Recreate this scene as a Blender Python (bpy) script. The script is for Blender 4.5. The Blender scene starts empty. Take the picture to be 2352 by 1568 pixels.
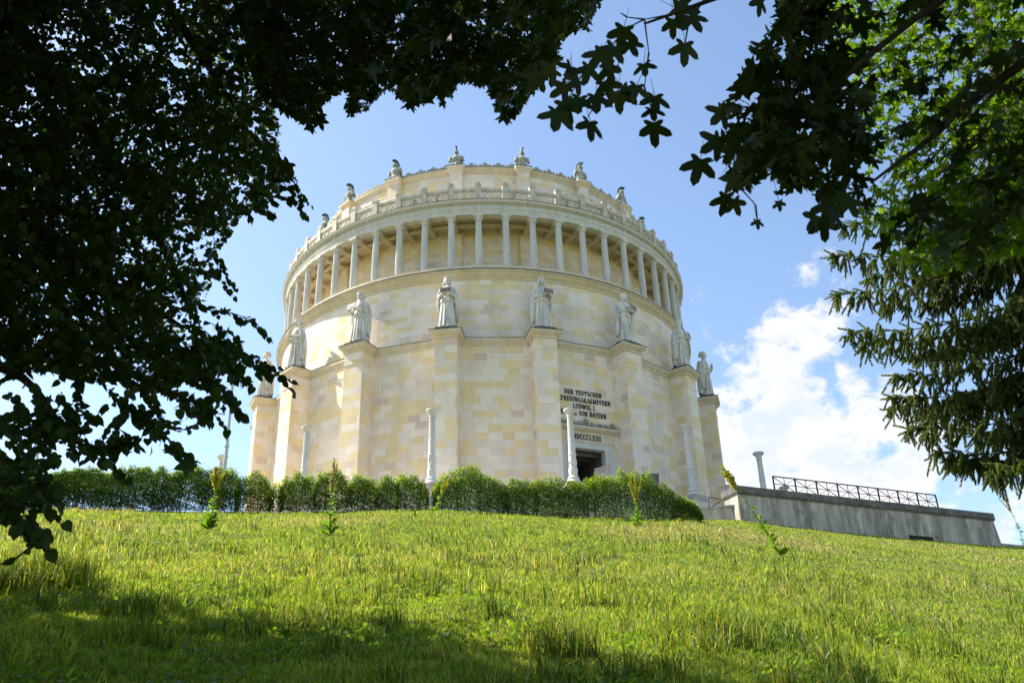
import bpy, math, random
import numpy as np
from mathutils import Matrix, Vector
random.seed(7); rng = np.random.default_rng(11)
C = bpy.context.scene.collection
R_ = math.radians
PI = math.pi
# ------------------------------------------------------------------ camera model (eye at the origin of height)
FW, FH = 2352.0, 1568.0
FOC, PITCH, ROLL, YAW, D0 = 2130.66, 0.45226, -0.03018, 0.032566, 101.42
DB = 0.03953                       # the hall's symmetry axis is turned by this angle
EYE = np.array([0.0, -D0, 0.0])

def ray(x, y):
    u = x - FW/2; v = y - FH/2
    c, s = math.cos(-ROLL), math.sin(-ROLL)
    u, v = c*u - s*v, s*u + c*v
    xr, yf, zu = u/FOC, 1.0, -v/FOC
    c, s = math.cos(PITCH), math.sin(PITCH)
    yr = c*yf - s*zu; z = s*yf + c*zu
    c, s = math.cos(YAW), math.sin(YAW)
    return np.array([c*xr + s*yr, -s*xr + c*yr, z])

def at(x, y, r):
    """point in the direction of (x, y), r metres away measured on the level"""
    a = ray(x, y)
    return a*(r/math.hypot(a[0], a[1])) + EYE

def project(P):
    P = np.asarray(P, float) - EYE
    c, s = math.cos(YAW), math.sin(YAW)
    xr = c*P[:, 0] - s*P[:, 1]; yr = s*P[:, 0] + c*P[:, 1]
    c, s = math.cos(PITCH), math.sin(PITCH)
    yf = c*yr + s*P[:, 2]; zu = -s*yr + c*P[:, 2]
    yf = np.where(yf < 0.05, np.nan, yf)
    u = FOC*xr/yf; v = -FOC*zu/yf
    c, s = math.cos(ROLL), math.sin(ROLL)
    return np.stack([FW/2 + c*u - s*v, FH/2 + s*u + c*v], 1)

# ------------------------------------------------------------------ terrain
AZ = [-180, -90, -60, -27.9, -25.4, -3.3, 12.9, 15.5, 22, 29.1, 33, 60, 90, 180]
TC = [-.25, .0, .14, .254, .2651, .2816, .2569, .2529, .226, .1987, .186, .10, .0, -.25]
RC = [46, 46, 46, 46, 46, 46, 48, 65, 71.5, 82, 84, 84, 60, 46]
S2 = [0, 0, 0, -.02, .0, .25, .2, .06, .05, .02, 0, 0, 0, 0]
def hill(az_deg, r):
    tc = np.interp(az_deg, AZ, TC); rc = np.interp(az_deg, AZ, RC); s2 = np.interp(az_deg, AZ, S2)
    s = tc + 1.7/rc
    zc = s*rc - 1.7
    over = np.minimum(np.maximum(r - rc, 0), 21)
    return s*np.minimum(r, rc) - 1.7 + s2*over
def hill_xy(x, y):
    return hill(np.degrees(np.arctan2(x, y + D0)), np.hypot(x, y + D0))
def ground_at(x, y, rmax=200.):
    a = ray(x, y); az = math.degrees(math.atan2(a[0], a[1])); T = a[2]/math.hypot(a[0], a[1])
    tc = np.interp(az, AZ, TC); rc = np.interp(az, AZ, RC)
    r = 1.7/max(tc + 1.7/rc - T, 1e-3)
    return min(r, rc, rmax)
def on_ground(x, y, rmax=200.):
    r = ground_at(x, y, rmax)
    p = at(x, y, r); p[2] = hill_xy(p[0], p[1]); return p

# ------------------------------------------------------------------ node helpers
def new_mat(name):
    m = bpy.data.materials.new(name); m.use_nodes = True
    nt = m.node_tree
    for n in list(nt.nodes): nt.nodes.remove(n)
    out = nt.nodes.new('ShaderNodeOutputMaterial')
    return m, nt, out
class NT:
    def __init__(s, nt): s.nt = nt
    def n(s, t, **kw):
        nd = s.nt.nodes.new(t)
        for k, v in kw.items(): setattr(nd, k, v)
        return nd
    def l(s, a, b): s.nt.links.new(a, b)
    def val(s, x, sock):
        if hasattr(x, 'is_output') or hasattr(x, 'links'): s.l(x, sock)
        else: sock.default_value = x
    def math(s, op, a, b=None, c=None, clamp=False):
        nd = s.n('ShaderNodeMath', operation=op); nd.use_clamp = clamp
        s.val(a, nd.inputs[0])
        if b is not None: s.val(b, nd.inputs[1])
        if c is not None: s.val(c, nd.inputs[2])
        return nd.outputs[0]
    def noise(s, vec, scale, detail=4, rough=.55, dist=0.):
        nd = s.n('ShaderNodeTexNoise')
        if vec is not None: s.l(vec, nd.inputs['Vector'])
        nd.inputs['Scale'].default_value = scale; nd.inputs['Detail'].default_value = detail
        nd.inputs['Roughness'].default_value = rough; nd.inputs['Distortion'].default_value = dist
        return nd.outputs['Fac']
    def ramp(s, fac, stops, interp='LINEAR'):
        nd = s.n('ShaderNodeValToRGB'); cr = nd.color_ramp; cr.interpolation = interp
        while len(cr.elements) < len(stops): cr.elements.new(.5)
        for e, (p, c) in zip(cr.elements, stops):
            e.position = p; e.color = (c[0], c[1], c[2], 1) if not isinstance(c, (int, float)) else (c, c, c, 1)
        s.l(fac, nd.inputs[0]); return nd.outputs[0]
    def mix(s, fac, a, b, blend='MIX'):
        nd = s.n('ShaderNodeMix', data_type='RGBA', blend_type=blend)
        s.val(fac, nd.inputs['Factor'])
        for v, k in ((a, 'A'), (b, 'B')):
            sk = [i for i in nd.inputs if i.name == k and i.type == 'RGBA'][0]
            if isinstance(v, tuple): sk.default_value = (*v[:3], 1)
            else: s.l(v, sk)
        return [o for o in nd.outputs if o.type == 'RGBA'][0]
    def mapping(s, vec, scale=(1, 1, 1), loc=(0, 0, 0)):
        nd = s.n('ShaderNodeMapping'); s.l(vec, nd.inputs[0])
        nd.inputs['Scale'].default_value = scale; nd.inputs['Location'].default_value = loc
        return nd.outputs[0]
    def bump(s, h, strength=.3, dist=.02):
        nd = s.n('ShaderNodeBump'); nd.inputs['Strength'].default_value = strength
        nd.inputs['Distance'].default_value = dist; s.l(h, nd.inputs['Height']); return nd.outputs[0]
def pbsdf(N, out, col, rough=.8, spec=.2, normal=None, metal=0.):
    b = N.n('ShaderNodeBsdfPrincipled')
    if isinstance(col, tuple): b.inputs['Base Color'].default_value = (*col, 1)
    else: N.l(col, b.inputs['Base Color'])
    N.val(rough, b.inputs['Roughness'])
    b.inputs['Specular IOR Level'].default_value = spec; b.inputs['Metallic'].default_value = metal
    if normal is not None: N.l(normal, b.inputs['Normal'])
    if out is not None: N.l(b.outputs[0], out.inputs[0])
    return b

# ---- ashlar: big stone blocks of cream, ochre and mauve
def mat_ashlar(name, bw=1.2, bh=.55, yel=1.0, tint=(1, 1, 1)):
    m, nt, out = new_mat(name); N = NT(nt)
    uv = N.n('ShaderNodeUVMap').outputs[0]
    oi = N.n('ShaderNodeObjectInfo').outputs['Random']
    sep = N.n('ShaderNodeSeparateXYZ'); N.l(uv, sep.inputs[0])
    v = N.math('DIVIDE', sep.outputs[1], bh)
    row = N.math('FLOOR', v)
    rw = N.n('ShaderNodeTexWhiteNoise', noise_dimensions='1D'); N.l(row, rw.inputs['W'])
    u = N.math('DIVIDE', sep.outputs[0], bw)
    u = N.math('ADD', u, N.math('MULTIPLY', rw.outputs['Value'], 1.7))
    u = N.math('ADD', u, N.math('MULTIPLY', oi, 37.0))
    cell = N.math('FLOOR', u)
    cv = N.n('ShaderNodeCombineXYZ'); N.l(cell, cv.inputs[0]); N.l(row, cv.inputs[1]); N.l(N.math('MULTIPLY', oi, 53.), cv.inputs[2])
    wn = N.n('ShaderNodeTexWhiteNoise', noise_dimensions='3D'); N.l(cv.outputs[0], wn.inputs['Vector'])
    cl = N.noise(cv.outputs[0], .34, 1)
    f = N.math('ADD', N.math('MULTIPLY', wn.outputs['Value'], .72), N.math('MULTIPLY', N.math('SUBTRACT', cl, .5), .95))
    f = N.math('ADD', f, .14, clamp=True)
    cA = (.84*tint[0], .74*tint[1], .65*tint[2]); cB = (.79*tint[0], .68*tint[1], .58*tint[2])
    cY = (.81*tint[0], .66*tint[1], .41*tint[2]); cP = (.70*tint[0], .555*tint[1], .475*tint[2])
    col = N.ramp(f, [(0, cP), (.10, cB), (.27, cA), (.52, cB), (.625, cY)], 'CONSTANT')
    wn2 = N.n('ShaderNodeTexWhiteNoise', noise_dimensions='3D')
    N.l(N.mapping(cv.outputs[0], (1, 1, 1), (5, 9, 3)), wn2.inputs['Vector'])
    hv = N.math('ADD', N.math('MULTIPLY', wn2.outputs['Value'], .14), .92)
    col = N.mix(1.0, col, N.n('ShaderNodeCombineColor').outputs[0] if False else N.ramp(hv, [(0, 0.), (1, 1.)]), 'MULTIPLY')
    # joints
    fu = N.math('FRACT', u); fv = N.math('FRACT', v)
    ju = N.math('GREATER_THAN', N.math('ABSOLUTE', N.math('SUBTRACT', fu, .5)), .4925)
    jv = N.math('GREATER_THAN', N.math('ABSOLUTE', N.math('SUBTRACT', fv, .5)), .484)
    j = N.math('MAXIMUM', ju, jv)
    col = N.mix(N.math('MULTIPLY', j, .15), col, (.42, .36, .28))
    geo = N.n('ShaderNodeNewGeometry').outputs['Position']
    st = N.noise(N.mapping(geo, (.5, .5, .09)), 1.0, 6, .65)
    stain = N.ramp(st, [(.42, 1.), (.60, .84), (.78, .66)])
    col = N.mix(.55, col, stain, 'MULTIPLY')
    fine = N.noise(geo, 9., 5, .7)
    col = N.mix(.25, col, N.ramp(fine, [(.3, .75), (.7, 1.)]), 'MULTIPLY')
    h = N.math('SUBTRACT', N.math('MULTIPLY', fine, .5), j)
    pbsdf(N, out, col, .85, .15, N.bump(h, .25, .02))
    return m

def mat_stone(name, col, dark=.7, scale=2.0, streak=.25, rough=.8, moss=None):
    m, nt, out = new_mat(name); N = NT(nt)
    geo = N.n('ShaderNodeNewGeometry').outputs['Position']
    a = N.noise(N.mapping(geo, (1, 1, streak)), scale, 6, .65)
    b = N.noise(geo, scale*7, 5, .7)
    c = N.mix(.8, N.ramp(a, [(.35, 1.), (.65, dark)]), N.ramp(b, [(.3, .82), (.7, 1.)]), 'MULTIPLY')
    cc = N.mix(1.0, col, c, 'MULTIPLY')
    if moss:
        cc = N.mix(N.ramp(N.noise(geo, scale*1.7, 5, .7), [(.55, 0.), (.72, .55)]), cc, moss)
    pbsdf(N, out, cc, rough, .2, N.bump(b, .2, .02))
    return m
def mat_plain(name, col, rough=.6, metal=0., spec=.3):
    m, nt, out = new_mat(name); N = NT(nt)
    geo = N.n('ShaderNodeNewGeometry').outputs['Position']
    b = N.noise(geo, 14., 4, .6)
    pbsdf(N, out, N.mix(1.0, col, N.ramp(b, [(.3, .75), (.7, 1.)]), 'MULTIPLY'), rough, spec, None, metal)
    return m
def mat_leaf(name, ramp_cols, trans=.4, tcol=None, rough=.5, spec=.25):
    """leaf: diffuse + light coming through; colour differs from leaf to leaf"""
    m, nt, out = new_mat(name); N = NT(nt)
    rnd = N.n('ShaderNodeNewGeometry').outputs['Random Per Island']
    k = len(ramp_cols)
    col = N.ramp(rnd, [(i/max(k - 1, 1), c) for i, c in enumerate(ramp_cols)])
    b = pbsdf(N, None, col, rough, spec)
    t = N.n('ShaderNodeBsdfTranslucent')
    N.l(N.mix(1.0, col, tcol or (1.6, 1.7, .5), 'MULTIPLY'), t.inputs['Color'])
    mx = N.n('ShaderNodeMixShader'); mx.inputs[0].default_value = trans
    N.l(b.outputs[0], mx.inputs[1]); N.l(t.outputs[0], mx.inputs[2]); N.l(mx.outputs[0], out.inputs[0])
    return m
def mat_grass(name):
    m, nt, out = new_mat(name); N = NT(nt)
    at_ = N.n('ShaderNodeAttribute', attribute_name='tone')
    b = pbsdf(N, None, at_.outputs['Color'], .55, .25)
    t = N.n('ShaderNodeBsdfTranslucent')
    N.l(N.mix(1.0, at_.outputs['Color'], (1.35, 1.25, .55), 'MULTIPLY'), t.inputs['Color'])
    mx = N.n('ShaderNodeMixShader'); mx.inputs[0].default_value = .5
    N.l(b.outputs[0], mx.inputs[1]); N.l(t.outputs[0], mx.inputs[2]); N.l(mx.outputs[0], out.inputs[0])
    return m
def mat_ground(name):
    m, nt, out = new_mat(name); N = NT(nt)
    geo = N.n('ShaderNodeNewGeometry').outputs['Position']
    a = N.noise(geo, .5, 5, .6); b = N.noise(geo, 9., 6, .7)
    c1 = N.ramp(b, [(.3, (.05, .05, .016)), (.5, (.13, .15, .03)), (.7, (.24, .22, .09))])
    c2 = N.ramp(b, [(.3, (.07, .055, .03)), (.55, (.19, .17, .06)), (.75, (.32, .27, .13))])
    pbsdf(N, out, N.mix(N.ramp(a, [(.45, 0.), (.65, 1.)]), c1, c2), .95, .05, N.bump(b, .8, .06))
    return m

M = {}
M['ashlar'] = mat_ashlar('ashlar stone blocks')
M['ashlar_low'] = mat_ashlar('large ashlar blocks', 1.15, .70, tint=(1.0, .985, .95))
M['gravel'] = mat_stone('pale gravel', (.66, .60, .52), .85, 3., 1.)
M['ashlar_gallery'] = mat_ashlar('gallery stone blocks', 1.0, .5, tint=(1.0, .97, .88))
M['trim'] = mat_stone('cream cornice stone', (.72, .61, .455), .80, 1.2, .6)
M['column'] = mat_stone('pale grey column stone', (.69, .665, .62), .80, 1.8, .22)
M['statue'] = mat_stone('weathered white statue stone', (.78, .74, .67), .52, 2.2, .22)
M['trophy'] = mat_stone('greenish weathered stone', (.52, .51, .44), .5, 3., .6, moss=(.16, .22, .17))
M['patina'] = mat_plain('dark green bronze', (.06, .10, .08), .55, .5)
M['lead'] = mat_plain('dark lead flashing', (.07, .07, .07), .6)
M['plinth'] = mat_stone('dark soiled plinth stone', (.16, .17, .17), .45, 2.5, 1.)
M['tablet'] = mat_plain('dark red tablet', (.085, .02, .018), .4)
M['letter'] = mat_plain('black bronze letters', (.02, .018, .015), .45, .2)
M['gilt'] = mat_plain('pale letters', (.65, .58, .5), .6)
M['balustrade'] = mat_stone('grey balustrade stone', (.70, .64, .53), .66, 2.2, .6)
M['concrete'] = None
M['iron'] = mat_plain('black painted iron', (.015, .016, .02), .45, .4)
M['steel'] = mat_plain('grey painted pole', (.55, .57, .6), .4)
M['dark'] = mat_plain('unlit inside black', (.02, .018, .016), .9)  # near black puts the shade inside openings into the colour
M['roof'] = mat_plain('copper roof', (.2, .3, .25), .6)
M['bark'] = mat_stone('dark bark', (.055, .045, .035), .5, 5., .3, .95)
M['twig'] = mat_plain('twig bark', (.045, .035, .025), .8)
M['linden'] = mat_leaf('linden leaf', [(.020, .040, .006), (.034, .066, .010), (.026, .050, .008), (.05, .085, .014)], .32)
M['maple'] = mat_leaf('maple leaf', [(.026, .05, .006), (.05, .085, .009), (.038, .068, .008), (.085, .12, .014)], .6, (3.2, 3.5, .6))  # lit copy: sun glow put into its brighter, more translucent colour
M['maple_shade'] = mat_leaf('shade-dark maple leaf', [(.013, .026, .004), (.024, .044, .006), (.018, .034, .005), (.034, .056, .008)], .28)  # copy of the maple leaf, canopy shade put into its darker colour
M['needle'] = mat_leaf('spruce needles', [(.065, .11, .03), (.11, .16, .045), (.15, .19, .055), (.08, .13, .04), (.22, .16, .07)], .38, (1.2, 1.3, .7))
M['hedge'] = mat_leaf('hedge leaf', [(.04, .08, .012), (.10, .18, .02), (.07, .13, .018), (.20, .28, .035)], .5)
M['hedge_young_lit'] = mat_leaf('young and sunlit hedge leaf', [(.20, .30, .03), (.30, .38, .045), (.36, .38, .06)], .5)  # besides fresh growth, paints sunlight onto the hedge tops
M['weed'] = mat_leaf('weed leaf', [(.08, .15, .02), (.15, .25, .03), (.11, .19, .03), (.2, .28, .05)], .45)
M['petal'] = mat_leaf('yellow petals', [(.44, .42, .03), (.55, .48, .05), (.28, .36, .05)], .35, (1.2, 1.1, .5))
M['petal_pale'] = mat_leaf('faded petals', [(.40, .38, .16), (.34, .36, .12), (.46, .40, .2)], .3, (1.2, 1.1, .6))
M['grass'] = mat_grass('meadow grass blades')
M['ground'] = mat_ground('meadow soil')
def mat_concrete():
    m, nt, out = new_mat('weathered concrete'); N = NT(nt)
    geo = N.n('ShaderNodeNewGeometry').outputs['Position']
    s1 = N.noise(N.mapping(geo, (.9, .9, .12)), 1.6, 7, .68)
    s2 = N.noise(geo, .45, 5, .6); s3 = N.noise(geo, 8, 6, .75)
    c = N.ramp(s1, [(.34, (.68, .59, .49)), (.47, (.49, .43, .365)), (.60, (.32, .285, .24)), (.75, (.17, .155, .135))])
    c = N.mix(N.ramp(s2, [(.52, 0.), (.72, .7)]), c, (.58, .51, .43))
    s4 = N.noise(N.mapping(geo, (1, 1, .5), (7, 3, 1)), .8, 7, .7)
    c = N.mix(N.ramp(s4, [(.50, 0.), (.66, .75)]), c, (.13, .125, .11))
    c = N.mix(.7, c, N.ramp(s3, [(.25, .55), (.7, 1.)]), 'MULTIPLY')
    pbsdf(N, out, c, .9, .15, N.bump(s3, .5, .03)); return m
M['concrete'] = mat_concrete()
M['coping'] = mat_stone('mossy coping stone', (.20, .19, .17), .45, 1.4, 1.5, moss=(.07, .075, .03))
M['block'] = mat_stone('pale granite for sunlit wall end', (.52, .45, .39), .7, 2., .6)
M['skin'] = mat_plain('skin', (.45, .28, .2), .6)
CLOTH = [mat_plain('cloth %d' % i, c, .8) for i, c in enumerate([(.03, .03, .05), (.35, .08, .06), (.05, .08, .2), (.3, .28, .25), (.02, .02, .02)])]
M['hair'] = mat_plain('dark hair', (.02, .014, .01), .5)

# ------------------------------------------------------------------ mesh builder
class MB:
    def __init__(s): s.v = []; s.f = []; s.m = []; s.arc = []
    def vert(s, p): s.v.append(tuple(p)); return len(s.v) - 1
    def face(s, idx, mat=0, arc=False): s.f.append(tuple(idx)); s.m.append(mat); s.arc.append(arc)
    def box(s, x0, x1, y0, y1, z0, z1, mat=0, T=None):
        b = len(s.v)
        for p in ((x0,y0,z0),(x1,y0,z0),(x1,y1,z0),(x0,y1,z0),(x0,y0,z1),(x1,y0,z1),(x1,y1,z1),(x0,y1,z1)):
            s.v.append(tuple(T @ Vector(p)) if T is not None else p)
        for q in ((3,2,1,0),(4,5,6,7),(0,1,5,4),(1,2,6,5),(2,3,7,6),(3,0,4,7)):
            s.face([b+i for i in q], mat)
    def bar(s, a, b_, w, h=None, mat=0, up=(0, 0, 1)):
        h = h or w; a = Vector(a); b_ = Vector(b_); d = b_ - a; L = d.length; d.normalize()
        up = Vector(up)
        if abs(d.dot(up)) > .98: up = Vector((1, 0, 0))
        x = d.cross(up).normalized(); y = x.cross(d).normalized()
        T = Matrix((x, d, y)).transposed().to_4x4(); T.translation = a
        s.box(-w/2, w/2, 0, L, -h/2, h/2, mat, T)
    def lathe(s, prof, n=72, a0=0., a1=2*PI, mats=None, arc=True, T=None, lobes=0, lamp=0.):
        full = abs(a1 - a0 - 2*PI) < 1e-6; k = n if full else n + 1; b = len(s.v)
        for (r, z) in prof:
            for i in range(k):
                a = a0 + (a1 - a0)*i/n
                rr = r*(1 - lamp*(.5 + .5*math.cos(lobes*a))) if lobes else r
                p = (rr*math.sin(a), -rr*math.cos(a), z)
                s.v.append(tuple(T @ Vector(p)) if T is not None else p)
        for j in range(len(prof) - 1):
            for i in range(n):
                i2 = (i + 1) % k
                s.face((b+j*k+i, b+j*k+i2, b+(j+1)*k+i2, b+(j+1)*k+i), (mats[j] if mats else 0), arc)
    def tube(s, pts, rad, n=6, mat=0, cap=True):
        pts = [Vector(p) for p in pts]; b = len(s.v); ref = Vector((.3, .2, 1)).normalized()
        for i, p in enumerate(pts):
            d = (pts[min(i+1, len(pts)-1)] - pts[max(i-1, 0)])
            d = d.normalized() if d.length > 1e-9 else Vector((0, 0, 1))
            if abs(d.dot(ref)) > .95: x = d.cross(Vector((1, .1, 0))).normalized()
            else: x = d.cross(ref).normalized()
            y = d.cross(x)
            for k in range(n):
                t = 2*PI*k/n; q = p + (x*math.cos(t) + y*math.sin(t))*rad[i]; s.v.append(tuple(q))
        for i in range(len(pts) - 1):
            for k in range(n):
                k2 = (k+1) % n; s.face((b+i*n+k, b+i*n+k2, b+(i+1)*n+k2, b+(i+1)*n+k), mat)
        if cap:
            s.face([b+k for k in range(n)][::-1], mat); e = b+(len(pts)-1)*n; s.face([e+k for k in range(n)], mat)
    def rings(s, rs, n=24, mat=0):
        """rs: list of (cx, cy, z, fn(angle)->(x,y)) closed rings stacked"""
        b = len(s.v)
        for (z, fn) in rs:
            for i in range(n):
                x, y = fn(2*PI*i/n); s.v.append((x, y, z))
        for j in range(len(rs) - 1):
            for i in range(n):
                i2 = (i+1) % n; s.face((b+j*n+i, b+j*n+i2, b+(j+1)*n+i2, b+(j+1)*n+i), mat)
        s.face([b+i for i in range(n)][::-1], mat); e = b+(len(rs)-1)*n; s.face([e+i for i in range(n)], mat)
    def ellipsoid(s, c, r, nu=12, nv=8, mat=0, rot=None):
        b = len(s.v)
        for j in range(nv+1):
            ph = PI*j/nv
            for i in range(nu):
                t = 2*PI*i/nu
                p = Vector((r[0]*math.sin(ph)*math.cos(t), r[1]*math.sin(ph)*math.sin(t), -r[2]*math.cos(ph)))
                if rot is not None: p = rot @ p
                s.v.append((p[0]+c[0], p[1]+c[1], p[2]+c[2]))
        for j in range(nv):
            for i in range(nu):
                i2 = (i+1) % nu; s.face((b+j*nu+i, b+j*nu+i2, b+(j+1)*nu+i2, b+(j+1)*nu+i), mat)
    def prism(s, poly, y0, y1, mat=0, T=None):
        """poly in local x,z; extruded along y"""
        b = len(s.v); n = len(poly)
        for y in (y0, y1):
            for (x, z) in poly:
                p = (x, y, z); s.v.append(tuple(T @ Vector(p)) if T is not None else p)
        s.face([b+i for i in range(n)], mat); s.face([b+n+i for i in range(n)][::-1], mat)
        for i in range(n):
            j = (i+1) % n; s.face((b+j, b+i, b+n+i, b+n+j), mat)
    def mesh(s, name, mats, smooth=False):
        me = bpy.data.meshes.new(name); me.from_pydata(s.v, [], s.f)
        for m in (mats if isinstance(mats, (list, tuple)) else [mats]): me.materials.append(m)
        me.polygons.foreach_set('material_index', s.m)
        if smooth is True: me.polygons.foreach_set('use_smooth', [True]*len(s.f))
        uv = me.uv_layers.new(name='UVMap'); vs = s.v
        flat = []
        me.validate(clean_customdata=False) if False else None
        for p, ar in zip(me.polygons, s.arc):
            n = p.normal
            for vi in p.vertices:
                x, y, z = vs[vi]
                if abs(n.z) > .75: flat += [x, y]
                elif ar: flat += [math.atan2(x, -y)*23.6, z]
                else:
                    h = math.hypot(n.x, n.y) or 1
                    flat += [(-n.y*x + n.x*y)/h + 3.1*round(n.x*2) + 5.7*round(n.y*2), z]
        uv.data.foreach_set('uv', flat)
        return me
    def build(s, name, mats, parent=None, smooth=False, rotz=0., loc=(0, 0, 0)):
        o = bpy.data.objects.new(name, s.mesh(name, mats, smooth)); C.objects.link(o)
        o.rotation_euler = (0, 0, rotz); o.location = loc
        if parent is not None: attach(o, parent)
        return o
def attach(o, parent):
    o.parent = parent
    Mx = world_of(parent); o.matrix_parent_inverse = Mx.inverted()
def world_of(o):
    Ml = Matrix.LocRotScale(o.location, o.rotation_euler, o.scale)
    return (world_of(o.parent) @ o.matrix_parent_inverse @ Ml) if o.parent else Ml
def tag(o, label, cat, group=None, kind=None):
    if label: o['label'] = label
    if cat: o['category'] = cat
    if group: o['group'] = group
    if kind: o['kind'] = kind
    return o
def empty(name, loc, label=None, cat=None, group=None, rotz=0.):
    o = bpy.data.objects.new(name, None); C.objects.link(o); o.location = loc; o.rotation_euler = (0, 0, rotz)
    o.empty_display_size = .3
    return tag(o, label, cat, group)
def dup_part(o, parent, rotz):
    c = o.copy(); C.objects.link(c); c.rotation_euler = (0, 0, rotz)
    c.parent = parent; c.matrix_parent_inverse = o.matrix_parent_inverse
    for ch in list(o.children):
        d = ch.copy(); C.objects.link(d); d.parent = c; d.matrix_parent_inverse = ch.matrix_parent_inverse
    return c
def smooth_angle(me, deg=40):
    me.polygons.foreach_set('use_smooth', [True]*len(me.polygons))
    try: me.set_sharp_from_angle(angle=R_(deg))
    except Exception: pass

# fast mesh made of many copies of one template
def mass(tv, tf, pos, rot, scl):
    """tv (n,3), tf list of tris/quads idx arrays (same length), pos (N,3), rot (N,3,3) columns = axes, scl (N,) or (N,3)"""
    N = len(pos); scl = np.asarray(scl, float)
    if scl.ndim == 1: scl = scl[:, None]
    V = tv[None]*scl[:, None, :] if scl.shape[1] == 3 else tv[None]*scl[:, :, None]
    V = np.einsum('nij,nkj->nki', rot, V) + pos[:, None, :]
    F = (np.asarray(tf)[None] + (np.arange(N)*len(tv))[:, None, None])
    return V.reshape(-1, 3), F.reshape(-1, F.shape[2])
def big_mesh(name, parts, mats, smooth=False):
    """parts: list of (V, F, material index)"""
    nv = sum(len(p[0]) for p in parts); nl = sum(p[1].size for p in parts); nf = sum(len(p[1]) for p in parts)
    me = bpy.data.meshes.new(name); me.vertices.add(nv); me.loops.add(nl); me.polygons.add(nf)
    me.vertices.foreach_set('co', np.concatenate([p[0] for p in parts]).astype(np.float32).ravel())
    li = []; ls = []; mi = []; off = 0; lo = 0
    for V, F, m in parts:
        li.append((F + off).ravel()); k = F.shape[1]; ls.append(lo + np.arange(len(F))*k); lo += F.size
        mi.append(np.full(len(F), m)); off += len(V)
    me.loops.foreach_set('vertex_index', np.concatenate(li).astype(np.int32))
    me.polygons.foreach_set('loop_start', np.concatenate(ls).astype(np.int32))
    me.polygons.foreach_set('material_index', np.concatenate(mi).astype(np.int32))
    if smooth: me.polygons.foreach_set('use_smooth', np.ones(nf, bool))
    for m in mats: me.materials.append(m)
    me.update(calc_edges=True)
    return me
def mb_arrays(mb):
    V = np.array(mb.v); F3 = [f for f in mb.f if len(f) == 3]; F4 = [f for f in mb.f if len(f) == 4]
    return V, np.array(F3 or np.zeros((0, 3), int)), np.array(F4 or np.zeros((0, 4), int))
def link(name, me, parent=None):
    o = bpy.data.objects.new(name, me); C.objects.link(o)
    if parent is not None: attach(o, parent)
    return o
def unit(v): return v/np.maximum(np.linalg.norm(v, axis=-1, keepdims=True), 1e-9)
def frames(t, n):
    """rotation matrices with local y = t (leaf axis), local z ~ n"""
    y = unit(t); x = unit(np.cross(y, n)); z = np.cross(x, y)
    return np.stack([x, y, z], 2)

# ================================================================== THE HALL
ZB = 20.9
hall = empty('memorial_hall', (0, 0, ZB), 'great round stone memorial hall with buttresses and a ring of columns on the hilltop', 'building')
BAY = 2*PI/18
def bay_angle(k): return DB + k*BAY             # k = 0.5, -0.5 ... buttresses; whole k ... bays between
front_b = [k + .5 for k in range(-6, 6)]        # buttresses that can be seen (or nearly)
front_w = list(range(-6, 7))                    # bays
CORN = [(0.00, 37.15), (0.07, 37.15), (0.07, 37.38), (0.12, 37.42), (0.20, 37.60), (0.26, 37.62), (0.26, 37.88), (0.28, 37.89), (0.30, 37.90), (0.30, 37.93)]
def sweep(mb, path, prof, mats=None, closed=False):
    """path: 2-D outline (x, y) going left to right seen from outside, offset outwards by the profile"""
    n = len(path); nor = []
    for i in range(n):
        a = Vector(path[i]); ds = []
        if i > 0: ds.append((a - Vector(path[i-1])).normalized())
        if i < n-1: ds.append((Vector(path[i+1]) - a).normalized())
        ns = [Vector((d.y, -d.x)) for d in ds]
        m = ns[0] if len(ns) == 1 else (ns[0] + ns[1]) / (1 + ns[0].dot(ns[1]))
        nor.append(m)
    b = len(mb.v)
    for (o, z) in prof:
        for i in range(n): mb.v.append((path[i][0] + nor[i].x*o, path[i][1] + nor[i].y*o, z))
    for j in range(len(prof)-1):
        for i in range(n-1):
            mb.face((b+j*n+i, b+j*n+i+1, b+(j+1)*n+i+1, b+(j+1)*n+i), mats[j] if mats else 0)
    return b
BW, BR, WR = 1.02, 26.2, 24.1
CORNB = [(o*1.65, z) for (o, z) in CORN]
# ---- buttresses, every one a part with its cornice
def buttress_mesh():
    mb = MB()
    p = [(-BW, -23.3), (-BW, -BR), (BW, -BR), (BW, -23.3)]
    sweep(mb, p, [(.0, 19.5), (.0, 35.92), (.05, 35.95), (.05, 36.10), (.0, 36.13), (.0, 37.15)])
    return mb
def buttress_cornice():
    mb = MB()
    p = [(-BW, -23.3), (-BW, -BR), (BW, -BR), (BW, -23.3)]
    sweep(mb, p, CORNB, [0]*7+[1, 1])
    e = .495
    mb.box(-BW-e+.002, BW+e-.002, -BR-e+.002, -23.3, 37.885, 37.926, 1)
    for i in range(9):
        x = -BW + .12 + i*(2*BW-.24)/8
        mb.box(x-.06, x+.06, -BR-.28, -BR, 37.42, 37.54, 0)
    for i in range(6):
        y = -BR + .3 + i*.36
        for sx in (-1, 1): mb.box(sx*BW if sx < 0 else BW, sx*BW, y-.07, y+.07, 0, 0) if False else mb.box(min(sx*BW, sx*(BW+.28)), max(sx*BW, sx*(BW+.28)), y-.07, y+.07, 37.42, 37.54, 0)
    return mb
b0 = buttress_mesh().build('buttress', M['ashlar_low'], hall, rotz=bay_angle(front_b[0]))
c0 = buttress_cornice().mesh('cornice', [M['trim'], M['lead']])
def add_child(name, me, par):
    o = bpy.data.objects.new(name, me); C.objects.link(o); o.parent = par; return o
add_child('cornice', c0, b0)
for k in front_b[1:]: dup_part(b0, hall, bay_angle(k))
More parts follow.
